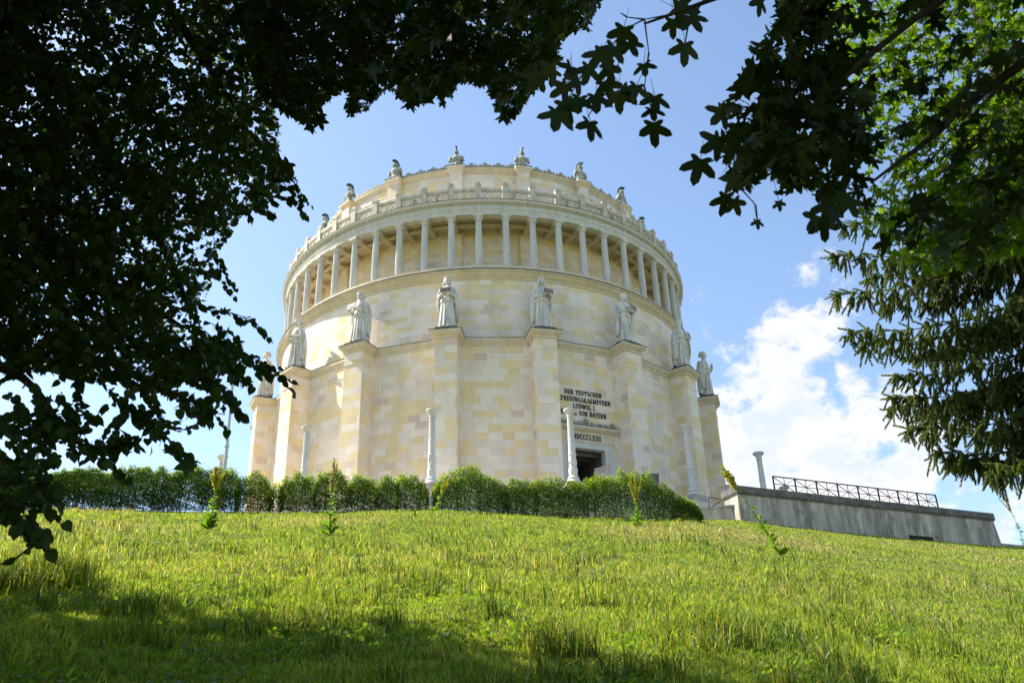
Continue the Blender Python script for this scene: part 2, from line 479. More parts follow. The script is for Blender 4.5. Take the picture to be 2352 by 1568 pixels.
# ---- flat wall bays between them
HWB = WR*math.tan(BAY/2)
def bay_mesh(door=False):
    mb = MB()
    prof = [(.0, 19.5), (.0, 35.92), (.05, 35.95), (.05, 36.10), (.0, 36.13), (.0, 37.15)]
    if not door: sweep(mb, [(-HWB, -WR), (HWB, -WR)], prof)
    else:
        x0, x1, zt = -1.90, 1.56, 27.5
        for (a, b_, z0, z1) in ((-HWB, x0, 19.5, zt), (x1, HWB, 19.5, zt), (-HWB, HWB, zt, 35.92)):
            i = len(mb.v); mb.v += [(a, -WR, z0), (b_, -WR, z0), (b_, -WR, z1), (a, -WR, z1)]; mb.face((i, i+1, i+2, i+3))
        sweep(mb, [(-HWB, -WR), (HWB, -WR)], prof[1:])
    return mb
def bay_cornice():
    mb = MB(); sweep(mb, [(-HWB, -WR), (HWB, -WR)], CORN, [0]*7+[1, 1])
    mb.box(-HWB, HWB, -WR-.298, -23.3, 37.885, 37.926, 1)
    n = 16
    for i in range(n):
        x = -2.9 + i*5.8/(n-1); mb.box(x-.07, x+.07, -WR-.17, -WR, 37.42, 37.54, 0)
    return mb
w0 = bay_mesh().build('wall_panel', M['ashlar_low'], hall, rotz=bay_angle(front_w[0]))
add_child('cornice', bay_cornice().mesh('cornice', [M['trim'], M['lead']]), w0)
cm = w0.children[0].data
for k in front_w[1:]:
    if k == 1:
        wd = bay_mesh(True).build('wall_panel', M['ashlar_low'], hall, rotz=bay_angle(1)); add_child('cornice', cm, wd)
    else: dup_part(w0, hall, bay_angle(k))
# ---- drum, string course under the columns
mb = MB(); mb.lathe([(23.6, 37.3), (23.6, 44.55)], 180); mb.build('drum', M['ashlar'], hall)
mb = MB(); mb.lathe([(23.59, 44.5), (23.70, 44.5), (23.70, 44.68), (23.78, 44.74), (23.98, 44.92), (24.05, 45.0), (24.05, 45.14), (24.22, 45.2), (24.25, 45.33), (24.30, 45.35), (24.30, 45.42), (23.9, 45.47), (23.9, 45.95), (20.0, 46.0)], 180,
        mats=[0]*8+[1, 1, 0, 0, 0]); mb.build('string_course', [M['trim'], M['lead']], hall)
# ---- gallery behind the columns
mb = MB(); mb.lathe([(20.15, 45.9), (20.15, 52.3)], 160); mb.build('gallery_wall', M['ashlar_gallery'], hall)
mb = MB(); mb.lathe([(20.1, 52.25), (23.3, 52.25)][::-1], 160)
for i in range(54):
    a = DB + (i + .5)*2*PI/54
    mb.box(-.28, .28, -23.05, -20.1, 51.72, 52.24, 0, Matrix.Rotation(a, 4, 'Z'))
mb.lathe([(21.5, 52.0), (21.5, 51.80), (21.9, 51.80), (21.9, 52.0)], 160)
mb.build('gallery_ceiling', M['trim'], hall)
mb = MB(); mb.box(-.55, .55, -20.42, -20.1, 45.95, 51.4); mb.box(-.65, .65, -20.5, -20.1, 51.4, 51.75)
p0 = mb.build('pilaster', M['ashlar_gallery'], hall, rotz=bay_angle(front_b[0]))
for k in front_b[1:]: dup_part(p0, hall, bay_angle(k))
# ---- fluted columns
def column_shaft():
    mb = MB()
    mb.lathe([(.37, 46.0), (.37, 46.05), (.365, 48.0), (.31, 51.3)], 60, lobes=20, lamp=.11, arc=False)
    mb.lathe([(.32, 51.3), (.33, 51.36), (.30, 51.38), (.31, 51.44), (.45, 51.62), (.46, 51.66)], 30, arc=False)
    mb.box(-.5, .5, -.5, .5, 51.66, 51.90)
    for i, v in enumerate(mb.v): mb.v[i] = (v[0], v[1]-23.4, v[2])
    return mb
cols = list(range(-17, 19))
col0 = None
for j in cols:
    a = DB + (j - 1.5 - .5 + .5)*2*PI/54
    if col0 is None:
        me = column_shaft().mesh('column', M['column']); smooth_angle(me, 50)
        col0 = link('column', me); col0.rotation_euler = (0, 0, a); attach(col0, hall)
    else: dup_part(col0, hall, a)
# ---- entablature
mb = MB()
mb.lathe([(23.0, 52.26), (23.0, 51.9), (23.8, 51.9), (23.8, 52.15), (23.84, 52.17), (23.84, 52.42), (23.92, 52.44), (23.92, 52.52), (23.8, 52.54), (23.8, 53.0), (23.88, 53.02), (23.88, 53.16), (24.16, 53.20), (24.20, 53.36), (24.27, 53.40), (24.27, 53.46), (23.7, 53.5), (23.7, 53.9), (20.0, 53.9)], 216,
         mats=[0]*14 + [1, 1, 0, 0])
for i in range(54*10):
    a = (i+.5)*2*PI/540; mb.box(-.075, .075, -24.06, -23.86, 53.03, 53.15, 0, Matrix.Rotation(a, 4, 'Z'))
for i in range(108):
    a = DB + i*2*PI/108; mb.box(-.17, .17, -23.835, -23.79, 52.56, 52.99, 0, Matrix.Rotation(a, 4, 'Z'))
mb.build('entablature', [M['column'], M['lead']], hall)
# ---- balustrade
mb = MB(); mb.box(-.30, .30, -23.95, -23.45, 53.46, 55.3); mb.box(-.34, .34, -23.99, -23.41, 55.3, 55.38)
arcp = [(.30*math.cos(t), 55.38 + .36*math.sin(t)) for t in [PI*i/10 for i in range(11)]]
mb.prism(arcp[::-1], -23.93, -23.47)
mb.prism([(.17*math.cos(t), 55.42 + .2*math.sin(t)) for t in [PI*i/8 for i in range(9)]][::-1], -23.96, -23.93)
post0 = None
for j in cols:
    a = DB + (j - 1.5)*2*PI/54
    if post0 is None: post0 = mb.build('balustrade_post', M['balustrade'], hall, rotz=a)
    else: dup_part(post0, hall, a)
mb = MB(); hw = 1.04; y0 = -23.75
mb.box(-hw, hw, y0-.13, y0+.13, 54.70, 54.98); mb.box(-hw, hw, y0-.11, y0+.11, 54.58, 54.66); mb.box(-hw, hw, y0-.12, y0+.12, 53.5, 53.66)
n = 3; w = 2*hw/n
for i in range(n):
    xa = -hw + i*w
    for (p, q) in (((xa, 53.66), (xa+w, 54.6)), ((xa+w, 53.66), (xa, 54.6))):
        mb.bar((p[0], y0, p[1]), (q[0], y0, q[1]), .11 if p[0] < q[0] else .10, .11)
    for (p, q) in (((xa, 54.13), (xa+w/2, 54.58)), ((xa+w/2, 54.58), (xa+w, 54.13)), ((xa, 54.13), (xa+w/2, 53.66)), ((xa+w/2, 53.66), (xa+w, 54.13))):
        mb.bar((p[0], y0+.01, p[1]), (q[0], y0+.01, q[1]), .06)
pan0 = None
for j in cols[:-1]:
    a = DB + (j - 1)*2*PI/54
    if pan0 is None: pan0 = mb.build('balustrade_panel', M['balustrade'], hall, rotz=a)
    else: dup_part(pan0, hall, a)
# ---- attic with piers, cornice, cresting, roof
mb = MB(); mb.lathe([(20.15, 53.8), (20.15, 58.55), (20.2, 58.58), (20.2, 58.72), (20.15, 58.75), (20.15, 59.5)], 160); mb.build('attic_wall', M['ashlar'], hall)
mb = MB(); mb.lathe([(20.14, 59.42), (20.22, 59.42), (20.22, 59.6), (20.42, 59.86), (20.47, 59.88), (20.47, 60.08), (20.5, 60.1), (20.5, 60.16), (19.6, 60.3)], 160, mats=[0]*6+[1, 1]); mb.build('attic_cornice', [M['trim'], M['lead']], hall)
mb = MB(); mb.lathe([(19.7, 60.25), (10, 62.5), (.05, 64.)], 90); mb.build('roof', M['roof'], hall)
mb = MB(); mb.box(-.66, .66, -20.8, -20.0, 53.8, 59.42)
def capring(o, z0, z1, mt=0): mb.box(-.66-o, .66+o, -20.8-o, -19.6, z0, z1, mt)
capring(.06, 59.42, 59.62); capring(.16, 59.62, 59.84); capring(.27, 59.84, 60.12); capring(.30, 60.12, 60.19, 1)
pier0 = mb.build('attic_pier', [M['ashlar'], M['lead']], hall, rotz=bay_angle(front_b[0]))
for k in front_b[1:]: dup_part(pier0, hall, bay_angle(k))
mb = MB(); nb = 11
for i in range(nb):
    a = (i - (nb-1)/2)*.0238; big = (i % 3 == 1)
    h, w = (.62, .30) if big else (.38, .21)
    poly = [(-w*.55, 0), (w*.55, 0)] + [(w*math.cos(t)*(1 if math.sin(t) < .9 else .9), h*.42 + h*.58*math.sin(t)) for t in [PI*q/8 for q in range(9)]]
    T = Matrix.Rotation(a, 4, 'Z') @ Matrix.Translation((0, -20.3, 60.14))
    mb.prism(poly[::-1], -.07, .07, 0, T)
cr0 = mb.build('cresting', M['trophy'], hall, rotz=bay_angle(front_w[0]))
for k in front_w[1:]: dup_part(cr0, hall, bay_angle(k))
# ---- stepped stone base the hall stands on
mb = MB(); mb.lathe([(34.6, 17.), (34.6, 19.5), (34.1, 19.5), (34.1, 20.1), (33.6, 20.1), (33.6, 20.7), (23., 20.9)], 144); mb.build('stepped_base', M['gravel'], hall)

# ---- letters, drawn with thick and thin strokes
TK, TN = .20, .105
def arcs(cx, cy, rx, ry, a0, a1, w0, w1, n=8):
    out = []
    for i in range(n):
        t0 = R_(a0 + (a1-a0)*i/n); t1 = R_(a0 + (a1-a0)*(i+1)/n); f = abs(math.cos((t0+t1)/2))
        out.append((cx+rx*math.cos(t0), cy+ry*math.sin(t0), cx+rx*math.cos(t1), cy+ry*math.sin(t1), w1*(1-f) + w0*f))
    return out
def V_(x, y0=0, y1=1, w=TK, s0=True, s1=True):
    o = [(x, y0, x, y1, w)]
    if s0: o.append((x-.19, y0+.03, x+.19, y0+.03, .06))
    if s1: o.append((x-.19, y1-.03, x+.19, y1-.03, .06))
    return o
def H_(x0, x1, y, w=TN): return [(x0, y, x1, y, w)]
GL = {
 'A': (.86, [(.08, 0, .43, 1, TN), (.43, 1, .78, 0, TK), (.2, .33, .66, .33, TN), (0, .03, .2, .03, .06), (.6, .03, .92, .03, .06)]),
 'B': (.78, V_(.2) + arcs(.32, .745, .3, .215, -90, 90, TK*.9, TN) + arcs(.34, .28, .33, .24, -90, 90, TK, TN)),
 'C': (.78, arcs(.43, .5, .34, .46, 50, 310, TK, TN, 12) + [(.68, .72, .68, .95, .07), (.68, .05, .68, .25, .07)]),
 'D': (.84, V_(.2) + arcs(.34, .5, .38, .46, -90, 90, TK, TN, 10)),
 'E': (.72, V_(.2) + H_(.2, .64, .955) + H_(.2, .54, .5) + H_(.2, .64, .045) + [(.62, .75, .62, .98, .06), (.62, .02, .62, .27, .06), (.52, .4, .52, .6, .05)]),
 'F': (.70, V_(.2) + H_(.2, .62, .955) + H_(.2, .52, .5) + [(.60, .72, .60, .98, .06), (.5, .4, .5, .6, .05)]),
 'G': (.86, arcs(.43, .5, .34, .46, 50, 320, TK, TN, 12) + V_(.7, 0, .42, TK*.8, False, True) + [(.68, .72, .68, .95, .07)]),
 'H': (.92, V_(.2) + V_(.72) + H_(.2, .72, .5)),
 'I': (.42, V_(.2)),
 'K': (.86, V_(.2) + [(.25, .42, .7, .97, TN), (.38, .55, .72, 0, TK)] + [(.55, .97, .84, .97, .06), (.55, .03, .9, .03, .06)]),
 'L': (.70, V_(.2) + H_(.2, .64, .045) + [(.62, .02, .62, .3, .06)]),
 'M': (1.06, V_(.16, w=TN) + V_(.86) + [(.16, 1, .5, .05, TK), (.5, .05, .86, 1, TN)]),
 'N': (.92, V_(.16, w=TN) + V_(.74, w=TN, s0=False) + [(.16, 1, .74, 0, TK)]),
 'O': (.84, arcs(.42, .5, .33, .46, 0, 360, TK, TN, 16)),
 'P': (.74, V_(.2) + arcs(.32, .72, .31, .24, -90, 90, TK, TN)),
 'R': (.84, V_(.2) + arcs(.32, .73, .3, .23, -90, 90, TK*.95, TN) + [(.4, .5, .72, 0, TK), (.62, .03, .88, .03, .06)]),
 'S': (.70, arcs(.36, .73, .24, .23, 40, 260, TK*.9, .11, 8) + arcs(.36, .27, .26, .23, 90, -140, TK, .11, 8) + [(.2, .62, .5, .38, TK)]),
 'T': (.78, V_(.39, s1=False) + H_(.06, .72, .955) + [(.08, .7, .08, .98, .06), (.7, .7, .7, .98, .06)]),
 'U': (.90, V_(.2, .28, 1, TK, False) + V_(.72, .28, 1, TN, False) + arcs(.46, .3, .26, .27, 180, 360, TK*.8, TN)),
 'V': (.86, [(.1, 1, .43, 0, TK), (.43, 0, .76, 1, TN), (0, .97, .28, .97, .06), (.62, .97, .9, .97, .06)]),
 'W': (1.2, [(.1, 1, .36, 0, TK), (.36, 0, .6, 1, TN), (.56, 1, .84, 0, TK), (.84, 0, 1.1, 1, TN), (0, .97, .26, .97, .06), (.98, .97, 1.2, .97, .06)]),
 'X': (.84, [(.12, 1, .7, 0, TK), (.12, 0, .7, 1, TN), (0, .97, .3, .97, .06), (.56, .97, .84, .97, .06), (0, .03, .26, .03, .06), (.54, .03, .84, .03, .06)]),
 'Y': (.84, [(.1, 1, .42, .48, TK), (.42, .48, .74, 1, TN), (0, .97, .28, .97, .06), (.6, .97, .88, .97, .06)] + V_(.42, 0, .5, TK, True, False)),
 ' ': (.5, [])}
def text_mb(mb, s, cx, z0, h, y, depth, width=None, mat=0, T=None):
    tot = sum(GL[ch][0]+.10 for ch in s); k = (width/tot) if width else h*.7
    x = cx - tot*k/2; e = 0
    for ch in s:
        w, st = GL[ch]
        for (xa, ya, xb, yb, th) in st:
            ax, az, bx, bz = x+xa*k, z0+ya*h, x+xb*k, z0+yb*h
            d = Vector((bx-ax, bz-az)); L = d.length or 1e-6; d /= L; nn = Vector((-d.y, d.x))*th*(k*.95 if abs(d.y) > .5 else h*.9)/2
            e += 1; yy = y - depth - .0012*(e % 5)
            poly = [(ax-nn.x, az-nn.y), (bx-nn.x, bz-nn.y), (bx+nn.x, bz+nn.y), (ax+nn.x, az+nn.y)]
            mb.prism(poly, yy, y, mat, T)
        x += (w+.10)*k
DA = bay_angle(1); TC_ = -.17
mb = MB()
tw = lambda s: sum(GL[ch][0]+.10 for ch in s)
bw_ = 5.15*tw('BEFREIUNGSKAEMPFERN')/tw('FREIUNGSKAEMPFERN')
for s, z, w, cx in (('DEN TEUTSCHEN', 32.73, 3.9, -.14), ('BEFREIUNGSKAEMPFERN', 32.05, bw_, 2.70-bw_/2), ('LUDWIG I', 31.39, 2.26, -.14), ('KOENIG VON BAYERN', 30.72, 4.7, -.2)):
    text_mb(mb, s, cx, z, .46, -WR-.002, .06, w)
ins = mb.build('inscription', M['letter'], hall, rotz=DA)
# ---- doorway
door = empty('doorway', (0, 0, 0)); door.rotation_euler = (0, 0, DA); attach(door, hall)
def dbuild(mb, name, mats): 
    o = bpy.data.objects.new(name, mb.mesh(name, mats)); C.objects.link(o); o.parent = door; return o
mb = MB()
for (x0, x1) in ((-3.0, -1.90), (1.56, 2.66)):
    mb.box(x0, x1, -WR-.22, -WR+.4, 20.7, 28.02)
    xi = x1 if x0 < 0 else x0
    mb.box(min(xi, xi+(-.35 if x0 < 0 else .35)), max(xi, xi+(-.35 if x0 < 0 else .35)), -WR-.28, -WR-.22, 20.7, 27.85)
mb.box(-1.90, 1.56, -WR-.22, -WR+.4, 27.5, 28.02); mb.box(-1.90, 1.56, -WR-.28, -WR-.22, 27.5, 27.85)
dbuild(mb, 'door_frame', M['column'])
mb = MB(); mb.box(-3.02, 2.68, -WR-.20, -WR, 28.02, 29.20); mb.box(-3.02, 2.68, -WR-.25, -WR-.2, 28.08, 28.2)
mb.box(-3.3, 2.96, -WR-.42, -WR, 29.20, 29.34); mb.box(-3.42, 3.08, -WR-.58, -WR, 29.34, 29.56); mb.box(-3.45, 3.11, -WR-.6, -WR, 29.56, 29.60, 1)
mb.box(-3.25, 2.9, -WR-.3, -WR, 29.60, 29.72)
dbuild(mb, 'door_cornice', [M['trim'], M['lead']])
mb = MB()
for i in range(9):                                                    # scrolls and palmettes over the door
    x = -2.9 + i*.68; hh = .62 if i in (0, 8) else (.8 if i == 4 else .42)
    mb.tube([(x + .22*math.cos(t)*(1-t/14), -WR-.2, 29.72 + hh*.5 + hh*.45*math.sin(t)*(1-t/14)) for t in [q*.6 for q in range(18)]], [.055]*18, 5)
    mb.prism([(x+.22, 29.72), (x+.46, 29.72), (x+.42, 29.72+hh*.55), (x+.34, 29.72+hh*.75), (x+.26, 29.72+hh*.55)], -WR-.24, -WR-.1)
dbuild(mb, 'door_crest', M['trophy'])
mb = MB(); text_mb(mb, 'MDCCCLXIII', TC_, 28.36, .5, -WR-.202, .04, 2.95); dbuild(mb, 'date', M['letter'])
mb = MB()                                                             # entrance hall with coffered ceiling, its shade put into near black surfaces
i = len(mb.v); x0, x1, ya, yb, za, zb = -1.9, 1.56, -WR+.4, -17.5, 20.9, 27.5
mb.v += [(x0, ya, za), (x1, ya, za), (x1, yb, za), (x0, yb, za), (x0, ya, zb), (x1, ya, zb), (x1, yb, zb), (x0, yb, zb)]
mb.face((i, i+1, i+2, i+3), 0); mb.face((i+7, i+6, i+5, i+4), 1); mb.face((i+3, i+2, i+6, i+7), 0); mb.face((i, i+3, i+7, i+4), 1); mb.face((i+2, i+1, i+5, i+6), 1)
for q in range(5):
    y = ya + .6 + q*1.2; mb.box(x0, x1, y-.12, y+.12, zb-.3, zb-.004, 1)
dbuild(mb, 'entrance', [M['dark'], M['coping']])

# ================================================================== STATUES on the buttresses
def remesh(mb, name, mat, vox, smooth_it=2):
    me = bpy.data.meshes.new('tmp'); me.from_pydata(mb.v, [], mb.f)
    o = bpy.data.objects.new('tmp', me); C.objects.link(o)
    m = o.modifiers.new('r', 'REMESH'); m.mode = 'VOXEL'; m.voxel_size = vox
    if smooth_it:
        s = o.modifiers.new('s', 'SMOOTH'); s.factor = .4; s.iterations = smooth_it
    dg = bpy.context.evaluated_depsgraph_get(); dg.update()
    r = bpy.data.meshes.new_from_object(o.evaluated_get(dg)); r.name = name
    bpy.data.objects.remove(o); bpy.data.meshes.remove(me)
    r.materials.clear(); r.materials.append(mat)
    r.polygons.foreach_set('use_smooth', [True]*len(r.polygons))
    return r
def ell(cx, cy, rx, ry, folds=0, amp=0., ph=0.):
    def fn(t):
        k = 1.0
        if folds: k = 1 + amp*(math.sin(folds*t + ph) + .5*math.sin(folds*1.7*t + 2*ph + 1.))
        return (cx + rx*k*math.cos(t), cy + ry*k*math.sin(t))
    return fn
def statue_body(side, turn, ph):
    """draped standing woman, 5.6 m: side -1/0/1 where the tablet is held, turn = head turn"""
    mb = MB(); N_ = 72
    mb.rings([(0.0, ell(0, 0, .86, .70, 13, .08, ph)), (.25, ell(0, 0, .84, .68, 13, .095, ph)), (1.2, ell(.02, 0, .76, .60, 13, .095, ph)),
              (2.2, ell(.02, -.02, .68, .52, 13, .07, ph)), (2.9, ell(0, -.02, .62, .47, 13, .03, ph)), (3.3, ell(0, 0, .56, .42, 9, .02, ph))], N_)
    mb.rings([(2.75, ell(0, -.02, .72, .57, 11, .06, ph+1)), (3.0, ell(0, -.02, .70, .55, 11, .05, ph+1)), (3.35, ell(0, 0, .58, .44)), (3.75, ell(0, -.03, .66, .48)),
              (4.1, ell(0, 0, .74, .44)), (4.35, ell(0, 0, .62, .36)), (4.52, ell(0, 0, .26, .24)), (4.62, ell(0, 0, .20, .20))], 36)
    mb.tube([(0, 0, 4.5), (0, -.03, 4.75)], [.21, .19], 10)
    rt = Matrix.Rotation(turn, 3, 'Z')
    def hv(p): q = rt @ Vector(p); return (q.x, q.y-.03, q.z)
    mb.ellipsoid(hv((0, -.05, 5.08)), (.29, .34, .42), 16, 12, 0, rt)
    mb.ellipsoid(hv((0, -.38, 5.03)), (.06, .08, .10), 8, 6)                       # nose
    mb.ellipsoid(hv((0, -.28, 4.80)), (.13, .11, .09), 8, 6)                       # chin
    mb.ellipsoid(hv((0, .06, 5.24)), (.36, .38, .30), 14, 10)                      # hair
    mb.ellipsoid(hv((0, .36, 5.10)), (.22, .22, .24), 10, 8)
    for sx in (-1, 1):
        mb.tube([hv((sx*.28, -.02, 5.25)), hv((sx*.34, .02, 4.85)), (sx*.30, -.08, 4.4), (sx*.32, -.2, 4.1)], [.12, .14, .12, .07], 8)
    mb.tube([hv((.3*math.cos(t), .02+.3*math.sin(t), 5.43)) for t in [q*PI/6 for q in range(12)]], [.07]*12, 6)   # diadem
    tx = side*.42; tz = 3.72
    for sx in (-1, 1):                                                            # arms bent round to the tablet
        el = (sx*.88, .02 - .08*(sx == side), 3.42)
        hand = (tx + sx*.34, -.70, tz-.34)
        mb.tube([(sx*.60, .02, 4.22), (sx*.80, .04, 3.85), el], [.24, .22, .19], 10)
        mb.tube([el, ((el[0]+hand[0])/2, -.42, 3.38), hand], [.19, .15, .11], 10)
        mb.ellipsoid(hand, (.15, .13, .10), 8, 6)
        for q in range(4): mb.tube([(hand[0]-sx*.03-sx*q*.05, -.72, hand[2]), (hand[0]-sx*.03-sx*q*.05, -.80, hand[2]+.12-.01*q)], [.035, .028], 5)
        mb.tube([el, (sx*.92, .10, 2.7), (sx*.86, .12, 1.9+.2*sx*side)], [.20, .22, .08], 8)        # hanging sleeve
    sd = -side if side else 1
    cl = [(sd*.78, .25, 4.1), (sd*.92, .30, 3.2), (sd*.96, .30, 2.2), (sd*.98, .28, 1.3), (sd*1.02, .26, .8)]
    mb.tube(cl, [.22, .28, .30, .27, .12], 8)                                     # cloak down one side
    mb.tube([(sd*.3, .35, 4.2), (sd*.45, .52, 3.), (sd*.5, .55, 1.5), (sd*.5, .55, .3)], [.35, .42, .42, .4], 10)
    for sx in (-1, 1): mb.ellipsoid((sx*.32, -.72, .05), (.14, .24, .09), 8, 6)    # toes
    return mb
def slim(mb):
    mb.v = [(x*.90, y, z) for (x, y, z) in mb.v]; return mb
bodies = {s: remesh(slim(statue_body(s, .25*s, 1.3*s+.5)), 'statue_body', M['statue'], .030, 0) for s in (-1, 0, 1)}
def plinth_mesh():
    mb = MB(); mb.box(-1.04, 1.04, -.80, .8, 0, .30); mb.box(-.96, .96, -.74, .76, .30, .36); return mb.mesh('plinth', M['plinth'])
plm = plinth_mesh()
def tablet_mesh(word):
    mb = MB()
    mb.box(-.52, .52, -.06, .06, -.26, .26, 0); mb.box(-.47, .47, -.072, -.06, -.20, .20, 1)
    text_mb(mb, word, 0, -.11, .22, -.0725, .012, min(.84, .13*len(word)), 2)
    return mb.mesh('tablet', [M['statue'], M['tablet'], M['gilt']])
ST = [(-4, -1, 'FRANKEN', 'white statue on the outermost left buttress, half hidden by linden leaves'),
      (-3, -1, 'BOEHMEN', 'white stone statue on the sunlit buttress at the left, its tablet turned to the left'),
      (-2, -1, 'TYROLER', 'white statue with tilted red tablet beside the sunlit drum, left of the front pair'),
      (-1, 0, 'BAYERN', 'left one of the two front statues, red tablet square before its chest'),
      (0, 1, 'OESTERREICHER', 'right one of the two front statues, tablet held to its side'),
      (1, 1, 'PREUSSEN', 'white stone statue above the door inscription, tablet held out to the right'),
      (2, 1, 'HANNOVERANER', 'white statue on the shaded buttress right of the door, before the drum edge'),
      (3, 1, 'SACHSEN', 'white stone statue seen in profile against the sky on the outermost right buttress')]
for k, side, word, lab in ST:
    A = bay_angle(k + .5); r = 25.55
    st = empty('stone_statue', (r*math.sin(A), -r*math.cos(A), 37.93), lab, 'statue', 'statues on the buttresses', A)
    def sub(name, me, loc=(0, 0, 0), rz=0., rx=0.):
        o = bpy.data.objects.new(name, me); C.objects.link(o); o.parent = st; o.location = loc; o.rotation_euler = (rx, 0, rz); return o
    sub('plinth', plm); sub('body', bodies[side], (0, 0, .35))
    sub('tablet', tablet_mesh(word), (side*.42, -.80, .35+3.74), side*.18, R_(-8))
# ================================================================== ARMOUR TROPHIES on the attic piers
def trophy_body():
    mb = MB(); N_ = 36
    mb.rings([(0, ell(0, 0, .52, .42, 11, .09)), (.32, ell(0, 0, .47, .37, 11, .09)), (.5, ell(0, 0, .36, .27)), (.62, ell(0, 0, .36, .27)), (.9, ell(0, -.02, .43, .33)), (1.12, ell(0, -.02, .48, .34)), (1.3, ell(0, 0, .40, .26)), (1.38, ell(0, 0, .2, .18))], N_)
    for sx in (-1, 1):
        mb.ellipsoid((sx*.52, 0, 1.14), (.20, .22, .20)); mb.tube([(sx*.58, 0, 1.1), (sx*.64, -.02, .86), (sx*.65, -.03, .74)], [.16, .15, .17], 8)
    mb.tube([(0, 0, 1.3), (0, 0, 1.65)], [.16, .15], 8)
    mb.tube([(-.36, .3, 1.15), (-.46, .36, .6), (-.56, .3, .05)], [.12, .15, .13], 8); mb.tube([(.36, .3, 1.15), (.46, .36, .6), (.56, .3, .05)], [.12, .15, .13], 8)
    return mb
tb = remesh(trophy_body(), 'cuirass', M['trophy'], .035, 1)
mb = MB(); mb.ellipsoid((0, 0, 1.82), (.22, .27, .25), 14, 10); mb.tube([(.2*math.cos(t), -.02+.26*math.sin(t), 1.72) for t in [q*PI/6 for q in range(13)]], [.045]*13, 5)
mb.tube([(0, .22, 1.7), (0, .27, 1.5)], [.14, .1], 8); mb.tube([(-.15, -.18, 1.7), (-.12, -.2, 1.52)], [.06, .05], 6); mb.tube([(.15, -.18, 1.7), (.12, -.2, 1.52)], [.06, .05], 6)
hm = mb.mesh('helmet', M['trophy']); smooth_angle(hm, 60)
mb = MB(); cre = [(-.40, 2.22), (-.30, 2.36), (-.1, 2.42), (.15, 2.36), (.34, 2.14), (.42, 1.8), (.40, 1.5), (.33, 1.52), (.31, 1.8), (.22, 2.0), (.05, 2.1), (-.12, 2.12), (-.28, 2.1)]
mb.prism([(a, b) for a, b in cre], -.07, .07, 0, Matrix.Rotation(PI/2, 4, 'Z')); crm = mb.mesh('crest', M['patina'])
TL = {-5: 'armour trophy low on the far left of the attic, green helmet crest', -4: 'armour trophy on the left flank of the attic, next to the green crested one', -3: 'armour trophy on the left slope of the attic roofline, above the sunlit drum',
      -2: 'armour trophy just left of the two topmost ones on the attic', -1: 'left one of the two topmost armour trophies at the crown of the roofline', 0: 'right one of the two topmost armour trophies at the crown of the roofline',
      1: 'armour trophy on the attic pier just right of the crown of the roofline', 2: 'armour trophy on the right slope of the roofline, helmet turned right', 3: 'armour trophy low on the right flank of the attic, half behind the rim', }
for k, lab in TL.items():
    A = bay_angle(k + .5); r = 20.36
    t = empty('armour_trophy', (r*math.sin(A), -r*math.cos(A), 60.19), lab, 'trophy', 'armour trophies on the attic', A)
    t.scale = (1.12, 1.12, 1.15); o = bpy.data.objects.new('cuirass', tb); C.objects.link(o); o.parent = t
    h = bpy.data.objects.new('helmet', hm); C.objects.link(h); h.parent = t
    c = bpy.data.objects.new('crest', crm); C.objects.link(c); c.parent = h
    h.rotation_euler = (0, 0, (.5 if k > 0 else -.5) if k not in (-1, 0) else .12)
# ================================================================== VISITORS on the gallery
def person_body(pose):
    mb = MB()
    mb.rings([(.86, ell(0, 0, .17, .12)), (1.0, ell(0, 0, .17, .12)), (1.2, ell(0, -.01, .17, .12)), (1.38, ell(0, 0, .20, .12)), (1.45, ell(0, 0, .15, .09)), (1.5, ell(0, 0, .06, .06))], 16)
    mb.tube([(0, 0, 1.44), (0, -.02, 1.56)], [.055, .05], 8); mb.ellipsoid((0, -.03, 1.65), (.075, .095, .115), 12, 10); mb.ellipsoid((0, -.125, 1.64), (.015, .02, .025), 6, 4)
    for sx in (-1, 1):
        mb.tube([(sx*.09, 0, .92), (sx*.095, -.01, .48), (sx*.1, .01, .06)], [.095, .065, .045], 8); mb.ellipsoid((sx*.1, -.06, .04), (.045, .12, .04), 8, 6)
        mb.ellipsoid((sx*.078, -.02, 1.65), (.012, .025, .035), 6, 4)
        hd = (sx*.16, -.30, 1.12) if pose else (sx*.25, -.05, .82)
        mb.tube([(sx*.19, 0, 1.40), (sx*.25, .02, 1.14), hd], [.06, .05, .035], 8)
        for q in range(5): mb.tube([hd, (hd[0]+(q-2)*.014, hd[1]-.06, hd[2]-.07)], [.014, .009], 4)
    return mb
pb = [remesh(person_body(i), 'person_body', M['skin'], .018, 1) for i in (0, 1)]
mb = MB(); mb.ellipsoid((0, .0, 1.69), (.088, .105, .10), 12, 8); hairm = mb.mesh('hair', M['hair'], True)
def clothes(mat):
    mb = MB()
    mb.rings([(.84, ell(0, 0, .20, .145)), (1.05, ell(0, 0, .19, .14)), (1.3, ell(0, 0, .20, .145)), (1.42, ell(0, 0, .215, .13)), (1.49, ell(0, 0, .09, .08))], 18)
    for sx in (-1, 1):
        mb.tube([(sx*.19, 0, 1.42), (sx*.26, .02, 1.16)], [.078, .062], 8); mb.tube([(sx*.09, 0, .9), (sx*.095, -.01, .5), (sx*.1, .01, .1)], [.11, .082, .07], 8)
    return mb.mesh('clothing', mat, True)
VI = [(953, 448, 'visitor whose dark head shows over the balustrade above the left side of the gallery', 54.0), (1003, 442, 'visitor behind the balustrade, just right of the fourth post left of the middle', 53.95), (1179, 431, 'visitor at the balustrade between the two topmost trophies', 54.1),
      (1301, 453, 'visitor in black behind the balustrade, right of the topmost trophies', 54.15), (1403, 481, 'visitor in dark clothes leaning over the balustrade at the right', 54.4)]
